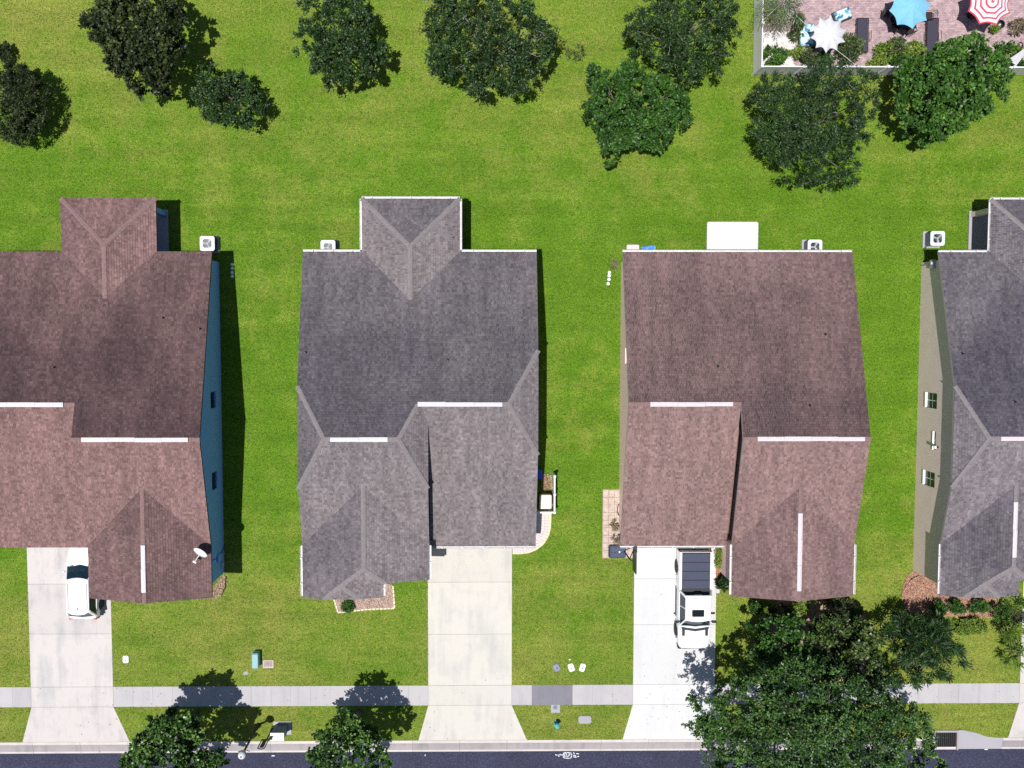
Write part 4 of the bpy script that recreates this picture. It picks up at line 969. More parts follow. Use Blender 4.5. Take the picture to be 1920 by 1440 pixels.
def suv():
    cR = W(190, 1100, .4)[0]; cx = cR-.93
    y1 = W(150, 1162, .9)[1]; L = 4.55; cy = y1+L/2
    root = empty('parked_car', (cx, cy, 0), 'white hatchback car half hidden under the eave of the blue house', 'car')
    h = L/2; w = .92
    b = MB()
    loft(b, [ring(-h, w*.72, .42, .70, .78, .02), ring(-h+.10, w*.88, .34, .92, 1.0, .02), ring(-h+.5, w*.97, .3, 1.0, 1.08, .02), ring(0, w, .3, .98, 1.04, .03), ring(h-1.4, w, .3, .95, 1.03, .05), ring(h-.7, w*.97, .3, .88, .98, .06), ring(h-.18, w*.86, .32, .72, .84, .05), ring(h, w*.66, .42, .6, .66, .02)])
    b.build('body', CARW, root, bevel=.02)
    g = MB(); zb_, zt_ = 1.0, 1.56; yb0, yb1 = -h+.16, h-1.05; yt0, yt1 = -h+.62, h-1.80; wb, wt = .84, .64
    g.mesh([(-wb, yb0+.1, zb_), (0, yb0, zb_), (wb, yb0+.1, zb_), (wb, yb1-.22, zb_), (0, yb1, zb_), (-wb, yb1-.22, zb_), (-wt, yt0+.06, zt_), (0, yt0, zt_), (wt, yt0+.06, zt_), (wt, yt1-.1, zt_), (0, yt1, zt_), (-wt, yt1-.1, zt_)],
           [(0, 1, 7, 6), (1, 2, 8, 7), (2, 3, 9, 8), (3, 4, 10, 9), (4, 5, 11, 10), (5, 0, 6, 11), (6, 7, 8, 9, 10, 11)])
    g.build('window_glass', CABIN, root)
    MB().prism([(-wt-.03, yt0+.06), (-wt*.6, yt0-.10), (0, yt0-.14), (wt*.6, yt0-.10), (wt+.03, yt0+.06), (wt+.03, yt1-.12), (.3, yt1-.03), (0, yt1), (-.3, yt1-.03), (-wt-.03, yt1-.12)], zt_-.01, zt_+.05, 0, .03).build('roof', CARW, root)
    for sx in (-1, 1):
        p = MB(); p.tube([(sx*wb, yb0+.12, zb_), (sx*(wt+.01), yt0+.1, zt_)], .09, 6); p.tube([(sx*wb, yb1-.22, zb_), (sx*(wt+.01), yt1-.1, zt_)], .045, 6); p.tube([(sx*wb, 0, zb_), (sx*(wt+.01), -.05, zt_)], .03, 6); p.build('pillar', CARW, root)
        m_ = MB(); m_.box(sx*.92, sx*1.08, h-1.62, h-1.52, 1.0, 1.16); m_.build('mirror', CARW, root, bevel=.02)
        wheel(root, sx*.81, -h+.82, .33, .22, sx); wheel(root, sx*.81, h-.90, .33, .22, sx)
        ar = MB()
        for yy in (-h+.82, h-.90): ar.tube([(sx*.915, yy+.38*math.cos(t), .33+.38*math.sin(t)) for t in [math.pi*i/8 for i in range(9)]], .03, 5)
        ar.build('wheel_arch', CARDK, root)
        MB().box(sx*.72-.1, sx*.72+.1, -h+.03, -h+.12, .78, .98).build('taillight', CLOTH_r, root, bevel=.02)
        rl = MB(); rl.tube([(sx*.56, yt0+.25, zt_+.06), (sx*.56, yt1-.35, zt_+.06)], .02, 5); rl.build('roof_rail', CARDK, root)
    MB().box(-.02, .02, yt0+.2, yt0+.3, zt_+.05, zt_+.10).build('antenna', CARDK, root)
    MB().prism(rrect(-.8, .8, -h-.05, -h+.2, .07), .32, .55, 0, .03).build('rear_bumper', CARDK, root)
    MB().prism([(-.7, h-1.05-.28), (0, h-1.09), (.7, h-1.05-.28), (.7, h-1.3), (0, h-1.03), (-.7, h-1.3)][:3]+[(.66, h-1.22), (0, h-1.0), (-.66, h-1.22)], 1.02, 1.05).build('cowl', CARDK, root)
suv()

# ------------------------------------------------------------------ air conditioners
def ac_unit(px, py, label, rot=0.0, pipe=0):
    z = .78; c = W(px, py, z); root = empty('air_conditioner', (c[0], c[1], 0), label, 'air conditioner', 'air conditioners behind the houses', rot)
    MB().prism(rrect(-.52, .52, -.50, .50, .03), 0, .07, 0, .01).build('pad', K_grey, root)
    s = MB(); s.prism(rrect(-.40, .40, -.40, .40, .10), .07, .74)
    for k in range(9):
        zz = .12+k*.068
        s.prism(rrect(-.415, .415, -.415, .415, .11), zz, zz+.02)
    s.build('cabinet', AC_side, root)
    t = MB(); out = rrect(-.43, .43, -.43, .43, .13, 5); n = len(out)
    V = [(x, y, .74) for x, y in out]+[(x, y, .79) for x, y in out]
    inn = [];
    for x, y in out:
        a = math.atan2(y, x); inn.append((.31*math.cos(a), .31*math.sin(a), .795))
    V += inn+[(x, y, .70) for x, y, _ in inn]
    Fs = []
    for i in range(n):
        j = (i+1) % n; Fs += [(i, j, n+j, n+i), (n+i, n+j, 2*n+j, 2*n+i), (2*n+i, 2*n+j, 3*n+j, 3*n+i)]
    t.mesh(V, Fs); t.build('top_cover', AC_top, root)
    d = MB(); d.lathe([(.309, .742), (.309, .748)], 24); d.build('shroud_floor', CARDK, root)
    f = MB(); f.lathe([(.07, .75), (.07, .785), (.02, .79)], 14)
    for k in range(3):
        a = rot+k*2*math.pi/3+px
        P_ = [(.05, -.04), (.28, -.10), (.29, .05), (.05, .03)]
        f.mesh([(x*math.cos(a)-y*math.sin(a), x*math.sin(a)+y*math.cos(a), .755+(.02 if y > 0 else 0)) for x, y in P_], [(0, 1, 2, 3)])
    f.build('fan', AC_fan, root)
    gd = MB()
    for rr in (.16, .30): gd.tube([(rr*math.cos(t_), rr*math.sin(t_), .80) for t_ in [2*math.pi*i/20 for i in range(21)]], .006, 4, caps=False)
    for k in range(2):
        a = k*math.pi/2; gd.tube([(-.31*math.cos(a), -.31*math.sin(a), .80), (.31*math.cos(a), .31*math.sin(a), .80)], .006, 4)
    gd.build('fan_guard', AC_fan, root)
    if pipe:
        pp = MB(); pp.tube([(-.42, -.42, .3), (-.47, -.6, .25), (-.42, -.9, .3), (-.42, -1.35, .9)], .025, 6); pp.build('refrigerant_pipe', BLACK, root)
ac_unit(388.5, 456.5, 'air conditioner behind the blue house, near its right corner')
ac_unit(615, 464, 'air conditioner partly under the rear white gutter of the grey house')
ac_unit(1528, 463, 'air conditioner behind the peach house, dark side showing')
ac_unit(1758, 447, 'air conditioner on a pad beside the slate roofed house at the right', pipe=1)

# ------------------------------------------------------------------ things in the yards
def at(px, py, z=0): return (*W(px, py, z), 0)
# satellite dish
def dish():
    zz = 4.35; c = W(376, 1036, zz+.3); root = empty('satellite_dish', (c[0], c[1], zz-.1), 'white satellite dish with its arm on the brown roof edge of the blue house', 'satellite dish')
    nrm = Vector((-.36, -.62, .69)).normalized(); a = Vector((.87, -.49, 0)).normalized(); b = nrm.cross(a).normalized()
    mb = MB(); n = 24; V = []; Fs = []
    for j, rr in enumerate((0.0, .15, .3, .42)):
        for k in range(n):
            t = 2*math.pi*k/n; V.append(Vector((0, 0, .42))+a*math.cos(t)*rr+b*math.sin(t)*rr*.92+nrm*(rr*rr*.45-.08))
    for j in range(3):
        for k in range(n): k2 = (k+1) % n; Fs.append((j*n+k, j*n+k2, (j+1)*n+k2, (j+1)*n+k))
    mb.mesh(V, Fs); o_ = mb.build('reflector', WHITE, root, smooth=True); sm = o_.modifiers.new('s', 'SOLIDIFY'); sm.thickness = .02
    am = MB(); tip = Vector((-.34, -.52, .40)); am.tube([Vector((0, 0, .18)), Vector((-.12, -.18, .2)), tip], .022, 6); am.build('arm', WHITE, root)
    lb = MB(); lb.box(tip.x-.10, tip.x+.10, tip.y-.06, tip.y+.04, tip.z-.03, tip.z+.05, rz=-.5); lb.build('receiver', WHITE, root, bevel=.01)
    ms = MB(); ms.tube([(.12, .10, -.1), (.10, .08, .25), (.03, .04, .40)], .025, 6); ms.build('mast', DARKM, root)
    return root
dish()
# street lamp
def lamp():
    p = W(484, 1360); root = empty('street_lamp', (p[0], p[1], 0), 'black post top street lamp with a round white head beside the street tree', 'street lamp')
    b = MB(); b.lathe([(.17, 0), (.17, .12), (.12, .2), (.11, .55), (.075, .62), (.065, 2.2), (.06, 3.45), (.09, 3.5), (.09, 3.56)], 12); b.build('pole', DARKM, root, smooth=True)
    b = MB()
    for sx in (-1, 1): b.tube([(0, 0, 3.3), (sx*.2, 0, 3.42), (sx*.34, 0, 3.5)], .02, 5)
    b.build('ladder_bar', DARKM, root)
    b = MB(); b.lathe([(.10, 3.56), (.20, 3.72), (.235, 3.92), (.20, 4.08), (.10, 4.16), (.02, 4.17)], 20); b.build('lamp_globe', LAMPG, root, smooth=True)
    b = MB(); b.lathe([(.235, 3.90), (.25, 3.92), (.235, 3.94)], 20); b.lathe([(.02, 4.16), (.05, 4.18), (.02, 4.26)], 8); b.build('trim_ring', DARKM, root)
lamp()
# pedestal mounted cabinet on its pad
def cabinet():
    c = W(519.5, 1382, 1.3); root = empty('utility_cabinet', (c[0], c[1], 0), 'tall grey cabinet with a white top beside the lamp post', 'cabinet')
    MB().prism(rrect(-.50, .62, -.42, .42, .03), 0, .06, 0, .01).build('pad', K_grey, root)
    MB().box(-.39, .39, -.22, .22, .06, 1.24).build('body', CABG, root, bevel=.015)
    MB().box(-.42, .42, -.25, .25, 1.242, 1.30).build('lid', WHITE, root, bevel=.02)
    for k in range(3): MB().box(-.36+k*.25, -.36+k*.25+.21, .222, .235, .3, 1.1).build('door', CABG, root)
cabinet()
def black_sign():
    c = W(510, 1367); root = empty('sign_post', (c[0], c[1], 0), 'black iron sign post with an arched frame left of the grey cabinet', 'sign post')
    b = MB(); b.lathe([(.08, 0), (.08, .2), (.045, .3), (.04, 2.1)], 10); b.build('post', BLACK, root)
    f = MB()
    for x_ in (-.28, .12): f.tube([(x_, 0, 1.45), (x_, 0, 2.55)], .035, 6)
    f.tube([(-.28+.2-.2*math.cos(t), 0, 2.55+.12*math.sin(t)) for t in [math.pi*i/8 for i in range(9)]], .035, 6); f.tube([(-.28, 0, 1.45), (.12, 0, 1.45)], .035, 6)
    f.build('frame', BLACK, root)
    MB().box(-.2, .04, -.01, .01, 1.55, 2.5).build('sign_panel', DARKM, root)
    MB().box(.13, .30, -.05, .05, 1.15, 1.40).build('bracket', BLACK, root)
black_sign()
# green cable pedestal, lids and boxes in the lawn
def pedestal():
    c = W(478, 1240, .6); root = empty('cable_pedestal', (c[0], c[1], 0), 'blue green plastic cable pedestal standing in the front lawn', 'utility box')
    MB().prism(rrect(-.20, .20, -.48, .48, .07), 0, .62, 0, .07).build('cover', PEDESTAL, root)
    MB().prism(rrect(-.22, .22, -.5, .5, .07), 0, .07, 0, .01).build('base', TEAL_d, root)
pedestal()
def lid(px, py, wx, wy, m, label, rz=0.0, name='meter_box', h=.045, hole=True, fm=None):
    c = W(px, py); root = empty(name, (c[0], c[1], 0), label, 'meter box', None, rz)
    MB().prism(rrect(-wx/2, wx/2, -wy/2, wy/2, min(wx, wy)*.28), -.05, h, 0, .012).build('box_rim', fm or m, root)
    MB().prism(rrect(-wx/2+.03, wx/2-.03, -wy/2+.03, wy/2-.03, min(wx, wy)*.24), h, h+.012, 0, .006).build('lid', m, root)
    if hole: b = MB(); b.lathe([(.045, h+.012), (.045, h+.018)], 10, 0, (0.02, -.04, 0)); b.build('reader', DARKM, root)
lid(236, 1236, .36, .46, WHITE, 'white meter box in the lawn right of the stained driveway')
lid(1043.5, 1251.5, .38, .46, simple('blue grey plastic', (.20, .22, .34), .6), 'blue grey meter box in the lawn above the sidewalk', .5)
lid(1071, 1251.5, .36, .50, WHITE, 'white meter box tilted left, nearest the blue grey one', .32)
lid(1092, 1251.5, .34, .50, WHITE, 'white meter box tilted right, farthest from the blue grey one', -.3)
lid(1096.5, 1349, .80, .50, K_grey, 'pale rectangular concrete cover on the verge near the hydrant', 0, 'utility_cover', .05, False)
def brick_box():
    c = W(503.5, 1244.5); root = empty('valve_box', (c[0], c[1], 0), 'pinkish rectangular valve box beside the cable pedestal', 'utility box')
    MB().box(-.33, .33, -.25, .25, -.02, .08).build('frame', simple('pale pink concrete', (.55, .44, .42), .8), root, bevel=.02)
    MB().box(-.27, .25, -.17, .18, .081, .095).build('cover', simple('mauve concrete', (.36, .28, .29), .85, var=.25), root, bevel=.01)
brick_box()
lid(461, 1262, .3, .22, K_grey, 'small grey cover in the lawn below the cable pedestal', .3, 'valve_cover', .02, False)
c = W(1068, 1236); r = empty('survey_flag', (c[0], c[1], 0), 'tiny pale marker in the lawn above the white meter boxes', 'marker'); MB().box(-.06, .06, -.05, .05, 0, .08).build('head', CREAMT, r, bevel=.02)
# fire hydrant
def hydrant():
    c = W(1043, 1354); root = empty('fire_hydrant', (c[0], c[1], 0), 'teal fire hydrant on the verge between two driveways', 'fire hydrant')
    b = MB(); b.lathe([(.17, 0), (.17, .05), (.11, .07), (.105, .5), (.15, .52), (.15, .57), (.10, .58)], 14); b.build('barrel', TEAL_d, root, smooth=False)
    b = MB(); b.lathe([(.155, .58), (.15, .63), (.10, .70), (.045, .73), (.04, .79), (.01, .80)], 14); b.build('bonnet', TEAL, root)
    for dx, dy in ((1, 0), (-1, 0), (0, -1)):
        b = MB(); b.tube([(dx*.08, dy*.08, .42), (dx*.2, dy*.2, .42)], .055, 8); b.build('nozzle', TEAL, root)
hydrant()
# storm drain
def drain():
    cx, cy = INX0, YC; x1 = INX1-INX0; yt = INY-YC; yb = YR-YC
    root = empty('storm_drain', (cx, cy, 0), 'storm drain inlet with a dark grate and concrete rim beside the huge oak', 'storm drain')
    MB().box(-.1, x1, yt-.13, yt, -.3, .06).build('rim', K_gutter, root, bevel=.01)
    MB().box(x1-.10, x1, yb+.002, yt-.132, -.3, .04).build('rim', K_gutter, root, bevel=.01)
    MB().box(-.1, .06, yb+.002, yt-.132, -.3, .04).build('rim', K_gutter, root, bevel=.01)
    MB().box(.062, x1-.102, yb+.002, yb+.17, -.3, -.06).build('rim', K_curb, root, bevel=.01)
    MB().box(.03, x1-.06, yb+.1, yt-.1, -.2, -.13).build('pit_floor', BLACK, root)
    xa, xb, ya, yb2 = .062, x1-.102, yb+.172, yt-.132; w = .02
    for a, b, c_, d in ((xa, xa+w, ya, yb2), (xb-w, xb, ya, yb2), (xa+w, xb-w, ya, ya+w), (xa+w, xb-w, yb2-w, yb2)): MB().box(a, b, c_, d, -.128, -.09).build('pit_wall', BLACK, root)
    k = 0; xx = xa+.04
    while xx < xb-.03:
        MB().box(xx-.018, xx+.018, ya, yb2, -.085, -.05).build('bar', GRATE, root); xx += .12
    P_ = [(x1+.002, yt), (W(1806, 1370)[0]-cx, yt), (W(1830, 1374)[0]-cx, W(1830, 1374)[1]-cy), (W(1850, 1381)[0]-cx, W(1850, 1381)[1]-cy), (W(1868, 1388)[0]-cx, .01), (W(1880, 1392)[0]-cx, 0)]
    ap = MB()
    for (xa_, ya_), (xb_, yb_2) in zip(P_[:-1], P_[1:]):
        for t0, t1, za, zb in ((0, .18, .02, .012), (.18, .55, .012, -.07), (.55, .85, -.07, -.118), (.85, 1.0, -.118, -.125)):
            q = lambda x_, y_, t: (x_, y_+(yb+.002-y_)*t)
            ap.face([(*q(xa_, ya_, t0), za), (*q(xa_, ya_, t1), zb), (*q(xb_, yb_2, t1), zb), (*q(xb_, yb_2, t0), za)])
    ap.build('apron', K_grey, root)
drain()
# survey marks painted on the road
def marks():
    c = W(1066, 1418); root = empty('road_marking', (c[0], c[1], -.131), 'white spray painted utility marks on the asphalt: arrow, boxed digits and brackets', 'road marking')
    s = 24.0*31/1; u = 1/31/24
    def P_(x, y): return ((x-900)*u, -(y-430)*u)
    def stroke(pts, w=.045, name='stroke'):
        b = MB(); Q = [Vector((*P_(*p), 0)) for p in pts]
        for a, d in zip(Q[:-1], Q[1:]):
            t = (d-a).normalized(); n = Vector((-t.y, t.x, 0))*w/2; b.face([a-n-t*w*.3, d-n+t*w*.3, d+n+t*w*.3, a+n-t*w*.3])
        for i, f in enumerate(b.v): pass
        b.build(name, PAINTW, root)
    stroke([(300, 405), (400, 420), (640, 405)], name='arrow_line'); stroke([(455, 490), (480, 430), (500, 370), (540, 395)], name='arrow_head')
    R_ = [(680, 310), (660, 420), (680, 540), (760, 565), (960, 570), (1040, 540), (1060, 430), (1050, 340), (980, 310), (830, 300), (680, 310)]
    stroke(R_, .05, 'box_outline')
    stroke([(720, 350), (725, 500)], .04, 'digit'); stroke([(760, 360), (830, 350), (780, 500)], .04, 'digit'); stroke([(850, 500), (930, 420), (890, 400), (980, 350), (960, 450), (880, 480)], .05, 'digit')
    stroke([(1150, 300), (1160, 400), (1150, 520), (1270, 520)], .05, 'bracket'); stroke([(1180, 330), (1160, 400), (1250, 470)], .05, 'bracket')
    stroke([(1280, 350), (1380, 365)], .05, 'dash'); stroke([(1320, 500), (1390, 485)], .05, 'dash')
marks()
for px, py, lb in ((511, 1419, 'short white paint dash on the asphalt below the grey cabinet'), (797, 1418, 'small white arrow painted on the asphalt near the cream apron'), (1851, 1407, 'white paint fleck on the asphalt near the storm drain')):
    c = W(px, py); r = empty('paint_mark', (c[0], c[1], -.131), lb, 'road marking')
    b = MB(); b.face([(-.1, -.03, 0), (.1, -.03, 0), (.12, .03, 0), (-.08, .03, 0)] if px != 797 else [(-.05, .06, 0), (0, -.07, 0), (.05, .06, 0), (0, .02, 0)]); b.build('stroke', PAINTW, r)
# rear concrete patio behind the peach house
x0_, x1_ = W(1325, 445)[0], W(1421, 445)[0]; y0_, y1_ = YB-.4, W(1370, 416)[1]
K_patio = concrete_mat('rear patio concrete', srgb(242, 242, 240, .70), .25, (.36, .36, .38), 77)
r = bpy.data.objects.new('patio_slab', None); C.objects.link(r); r['kind'] = 'structure'
MB().prism(rrect(x0_, x1_, y0_, y1_, .12), -.05, .09, 0, .02).build('slab', K_patio, r)
# basketball hoop
def hoop():
    c = W(1158, 1035, .3); root = empty('basketball_hoop', (c[0], c[1], 0), 'portable basketball hoop with a navy base tank, its board facing the bright driveway', 'basketball hoop')
    t = MB(); t.prism(rrect(-.52, .52, -.40, .40, .10), .0, .26, 0, .06); t.prism(rrect(-.46, .40, -.30, -.05, .05), .255, .30, 0, .02); t.prism(rrect(-.46, .40, .05, .30, .05), .255, .30, 0, .02); t.build('base_tank', NAVY, root)
    cp = MB(); cp.lathe([(.05, .25), (.06, .30), (.03, .32)], 10, 0, (.12, 0, 0)); cp.build('filler_cap', WHITE, root)
    bx = W(1189, 1050, 3.0)[0]-c[0]; by = W(1189, 1050, 3.0)[1]-c[1]; by0 = W(1189, 1030, 3.2)[1]-c[1]; by1 = W(1189, 1073, 3.2)[1]-c[1]
    p = MB(); p.tube([(.42, .02, .1), (.46, -.02, 2.2)], .045, 8); p.build('pole', BLACK, root)
    for yy in (by0-.1, by1+.55):
        a = MB(); a.tube([(.44, 0, 2.0), (bx-.05, yy, 3.0)], .028, 6); a.build('arm', BLACK, root)
    MB().box(bx-.03, bx+.03, by1, by0, 2.65, 3.70).build('backboard', CARDK, root, bevel=.01)
    rm = MB(); rm.tube([(bx+.32+.225*math.cos(t_), (by0+by1)/2+.225*math.sin(t_), 3.0) for t_ in [2*math.pi*i/20 for i in range(21)]], .009, 5, caps=False); rm.build('rim', LAMPG, root)
hoop()
# square stepping pavers along the side of the peach house
pv = bpy.data.objects.new('side_path', None); C.objects.link(pv); pv['kind'] = 'structure'
X0, X1 = W(1130, 985)[0], W(1162, 985)[0]; Y0, Y1 = W(0, 1049)[1], W(0, 920)[1]; nx_, ny_ = 3, 9
MB().box(X0-.02, X1+.02, Y0-.02, Y1+.02, -.05, .012).build('sand_bed', DIRT, pv)
for i in range(nx_):
    for j in range(ny_):
        a, b = X0+(X1-X0)*i/nx_, X0+(X1-X0)*(i+1)/nx_; c_, d_ = Y0+(Y1-Y0)*j/ny_, Y0+(Y1-Y0)*(j+1)/ny_
        MB().box(a+.012, b-.012, c_+.012, d_-.012, -.02, .04+rnd.uniform(-.006, .008), rz=rnd.uniform(-.015, .015)).build('paver', PAVER, pv, bevel=.006)
x2_, x3_ = X1+.02, W(1190, 1035)[0]-.03
MB().box(x2_, x3_, Y0-.02, W(0, 1026)[1], -.05, .014).build('sand_bed', DIRT, pv)
for i in range(2):
    a = x2_+(x3_-x2_)*i/2; MB().box(a+.01, a+(x3_-x2_)/2-.01, Y0, W(0, 1027)[1], -.02, .04).build('paver', PAVER, pv, bevel=.006)
c = W(1162, 955); r = empty('garden_hose', (c[0], c[1], 0), 'black coiled garden hose by the peach side wall', 'hose')
b = MB(); b.tube([((.14+.01*i/8)*math.cos(i*.5), (.36+.01*i/8)*math.sin(i*.5), .06+.004*i) for i in range(38)], .018, 5); b.build('coil', BLACK, r)
bush(1160, 1003, 15, .6, L_straw, 'brown withered plant by the peach side wall above the hoop', n=22, npl=26, squash=1.7)
bush(1152, 985, 8, .25, L_straw, 'flattened dry weeds on the pavers beside the peach house', n=12, npl=16)
bush(1150, 497, 9, .4, L_straw, 'reddish dry weed at the rear corner of the peach house', n=9, npl=18)
# rows of round stepping caps
def caps_row(pts, lbl, grp):
    proto = None; nth = ['nearest the back field', 'second from the back field', 'third from the back field', 'farthest from the back field']
    for i, (px, py) in enumerate(pts):
        c = W(px, py)
        if proto is None:
            proto = empty('clean_out_cap', (c[0], c[1], 0), lbl+', '+nth[0], 'pipe cap', grp)
            b = MB(); b.lathe([(.10, 0), (.10, .07), (.07, .09), (.02, .09)], 14); b.build('cap', WHITE, proto)
            b = MB(); b.box(-.03, .03, -.03, .03, .09, .12); b.build('plug', WHITE, proto)
        else: o_ = copy_tree(proto); o_.location = (c[0], c[1], 0); o_['label'] = lbl+', '+nth[i]
caps_row([(1142.5, 511), (1142, 517), (1141.5, 524), (1140, 532)], 'white pipe cap beside the peach house', 'row of white pipe caps beside the peach house')
caps_row([(436, 496), (436, 503), (435.5, 511), (436, 518)], 'shaded pipe cap beside the blue house', 'row of white pipe caps beside the blue house')
# storage boxes behind the peach house
c = W(1187, 466, .8); r = empty('storage_box', (c[0], c[1], 0), 'pale pink storage box behind the left rear gutter of the peach house', 'box')
MB().prism(rrect(-.36, .36, -.5, .22, .08), 0, .72, 0, .04).build('body', BEIGE, r); MB().prism(rrect(-.38, .38, -.52, .24, .08), .72, .84, 0, .05).build('lid', PAVER_w, r)
c = W(1216, 468, .5); r = empty('storage_box', (c[0], c[1], 0), 'blue crate covered by a crumpled tarp behind the peach house', 'crate', rz=.12)
MB().box(-.36, .36, -.35, .15, 0, .45).build('body', BLUEP, r, bevel=.02)
b = MB(); nx_, ny_ = 10, 7; V = [(-.42+.84*i/nx_, -.42+.62*j/ny_, .47+rnd.uniform(0, .07)) for j in range(ny_+1) for i in range(nx_+1)]
b.mesh(V, [(j*(nx_+1)+i, j*(nx_+1)+i+1, (j+1)*(nx_+1)+i+1, (j+1)*(nx_+1)+i) for j in range(ny_) for i in range(nx_)]); b.build('tarp', BLUET, r)
# side enclosure of the grey house: white fence, bin, planter, curved paver path
def enclosure():
    h_ = 1.25; xr_ = W(1040, 925, h_)[0]; ya, yb_ = W(1040, 893, h_)[1], W(1040, 961, h_)[1]; xl_ = h2x+W2-.35
    root = empty('side_fence', (xr_, yb_, 0), 'low white vinyl fence enclosing the bin beside the grey house', 'fence')
    for (x_, y_) in ((0, 0), (0, ya-yb_), (0, (ya-yb_)/2), (xl_-xr_+.05, 0)):
        b = MB(); b.box(x_-.06, x_+.06, y_-.06, y_+.06, 0, h_+.06); b.prism([(x_-.075, y_-.075), (x_+.075, y_-.075), (x_+.075, y_+.075), (x_-.075, y_+.075)], h_+.06, h_+.10, 0, .03); b.build('post', VINYL, root)
    for x0_, x1_, y0_, y1_ in ((-.025, .025, .061, (ya-yb_)/2-.061), (-.025, .025, (ya-yb_)/2+.061, ya-yb_-.061), (xl_-xr_+.111, -.061, -.025, .025)):
        MB().box(x0_, x1_, y0_, y1_, .08, h_-.06).build('panel', VINYL, root)
        k = .018 if x1_-x0_ < .1 else 0
        MB().box(x0_-.02, x1_+.02, y0_, y1_, h_-.058, h_).build('rail', VINYL, root, bevel=.008) if k else MB().box(x0_, x1_, y0_-.02, y1_+.02, h_-.058, h_).build('rail', VINYL, root, bevel=.008)
enclosure()
def bin_():
    c = W(1023, 941, 1.05); root = empty('trash_bin', (c[0], c[1], 0), 'beige trash bin inside the low white fence', 'trash bin')
    b = MB(); V = [(-.27, -.30, .08), (.27, -.30, .08), (.27, .30, .08), (-.27, .30, .08), (-.34, -.40, .98), (.34, -.40, .98), (.34, .42, .98), (-.34, .42, .98)]
    b.mesh(V, [(3, 2, 1, 0), (4, 5, 6, 7), (0, 1, 5, 4), (1, 2, 6, 5), (2, 3, 7, 6), (3, 0, 4, 7)]); b.build('body', BEIGE, root, bevel=.02)
    b = MB(); b.prism(rrect(-.37, .37, -.44, .42, .08), .985, 1.05, 0, .04); b.prism(rrect(-.22, .22, -.30, .20, .05), 1.05, 1.075, 0, .02); b.build('lid', BEIGEL, root)
    b = MB(); b.tube([(-.25, .48, .97), (.25, .48, .97)], .025, 6); b.build('handle', BLACK, root)
    for sx in (-1, 1): b = MB(); b.lathe([(.06, -.03), (.12, -.03), (.12, .03), (.06, .03)], 12); o_ = b.build('wheel', BLACK, root); o_.location = (sx*.30, .30, .12); o_.rotation_euler = (0, math.pi/2, 0)
bin_()
r, L, c = bed('planter', [(1016, 890), (1032, 891), (1034, 917), (1016, 917)], MULCH_red, 'square mulch planter with cream edging behind the trash bin', 'planter', 600, CH_brown, .10)
edging(r, L, CREAMT, .2)
c = W(1008, 890, .9); r = empty('recycling_bin', (c[0], c[1], 0), 'blue bin almost hidden under the right eave of the grey house', 'bin')
MB().prism(rrect(-.25, .25, -.25, .25, .06), 0, .8, 0, .03).build('body', BLUEP, r); MB().prism(rrect(-.28, .28, -.28, .28, .06), .8, .88, 0, .03).build('lid', BLUEP, r)
# curved paver path at the corner of the garage
cp = bpy.data.objects.new('curved_path', None); C.objects.link(cp); cp['kind'] = 'structure'
E_ = [(1034, 962), (1034, 975), (1033, 990), (1029, 1006), (1020, 1020), (1008, 1030), (992, 1037), (975, 1039), (961, 1039)]
E2 = [(1003, 962), (1003, 975), (1003, 988), (1002, 998), (998, 1008), (990, 1016), (982, 1021), (973, 1024), (961, 1024)]
def lerp2(A, t):
    k = t*(len(A)-1); i = min(int(k), len(A)-2); f = k-i; return (A[i][0]*(1-f)+A[i+1][0]*f, A[i][1]*(1-f)+A[i+1][1]*f)
nr, nc = 22, 5
for i in range(nr):
    for j in range(nc):
        q = []
        for (a, b) in ((i, j), (i, j+1), (i+1, j+1), (i+1, j)):
            o_, n_ = lerp2(E_, a/nr), lerp2(E2, a/nr); t = b/nc; q.append(W(n_[0]+(o_[0]-n_[0])*t, n_[1]+(o_[1]-n_[1])*t))
        cx = sum(p[0] for p in q)/4; cy = sum(p[1] for p in q)/4
        q = [(cx+(x-cx)*.94, cy+(y-cy)*.94) for x, y in q]
        A = sum(q[k][0]*q[(k+1) % 4][1]-q[(k+1) % 4][0]*q[k][1] for k in range(4))
        MB().prism(q if A > 0 else q[::-1], -.02, .035+rnd.uniform(-.004, .004)).build('paver', CREAMT if j == nc-1 else PAVER_w, cp)
sheet('path_sand', [W(*p) for p in E_]+[W(*p) for p in reversed(E2)], .012, DIRT)
# entry strip beside the pickup
ep = bpy.data.objects.new('entry_walk', None); C.objects.link(ep); ep['kind'] = 'structure'
x0_ = drives[2][1]+.01; x1_ = h3x+a3+.4
MB().box(x0_, x1_, W(0, 1116)[1], W(0, 1105)[1], -.05, .03).build('slab', K_drive3, ep, bevel=.01)
r, L, c = bed('mulch_bed', [(1342, 1028), (1384, 1028), (1384, 1104), (1342, 1104)], MULCH_red, 'narrow planting strip between the pickup and the brown front roof', chips=800, cm=CH_brown)
bush(1353, 1045, 13, .8, L_yel, 'yellow green shrub between the pickup and the garage corner', n=34, npl=36, squash=1.5)
bush(1361, 1092, 16, .9, L_dusk, 'dark leafy plant beside the cab of the pickup', n=22, npl=30, ln=.2, wd=.05)
c = W(1364, 1072); r = empty('garden_board', (c[0], c[1], 0), 'faded red board lying slanted beside the pickup', 'board', rz=-.75); MB().box(-.36, .36, -.09, .09, .25, .32).build('plank', RUSTY, r, bevel=.01); MB().box(-.3, -.22, -.08, .08, .0, .25).build('support', RUSTY, r); MB().box(.22, .3, -.08, .08, .0, .25).build('support', RUSTY, r)
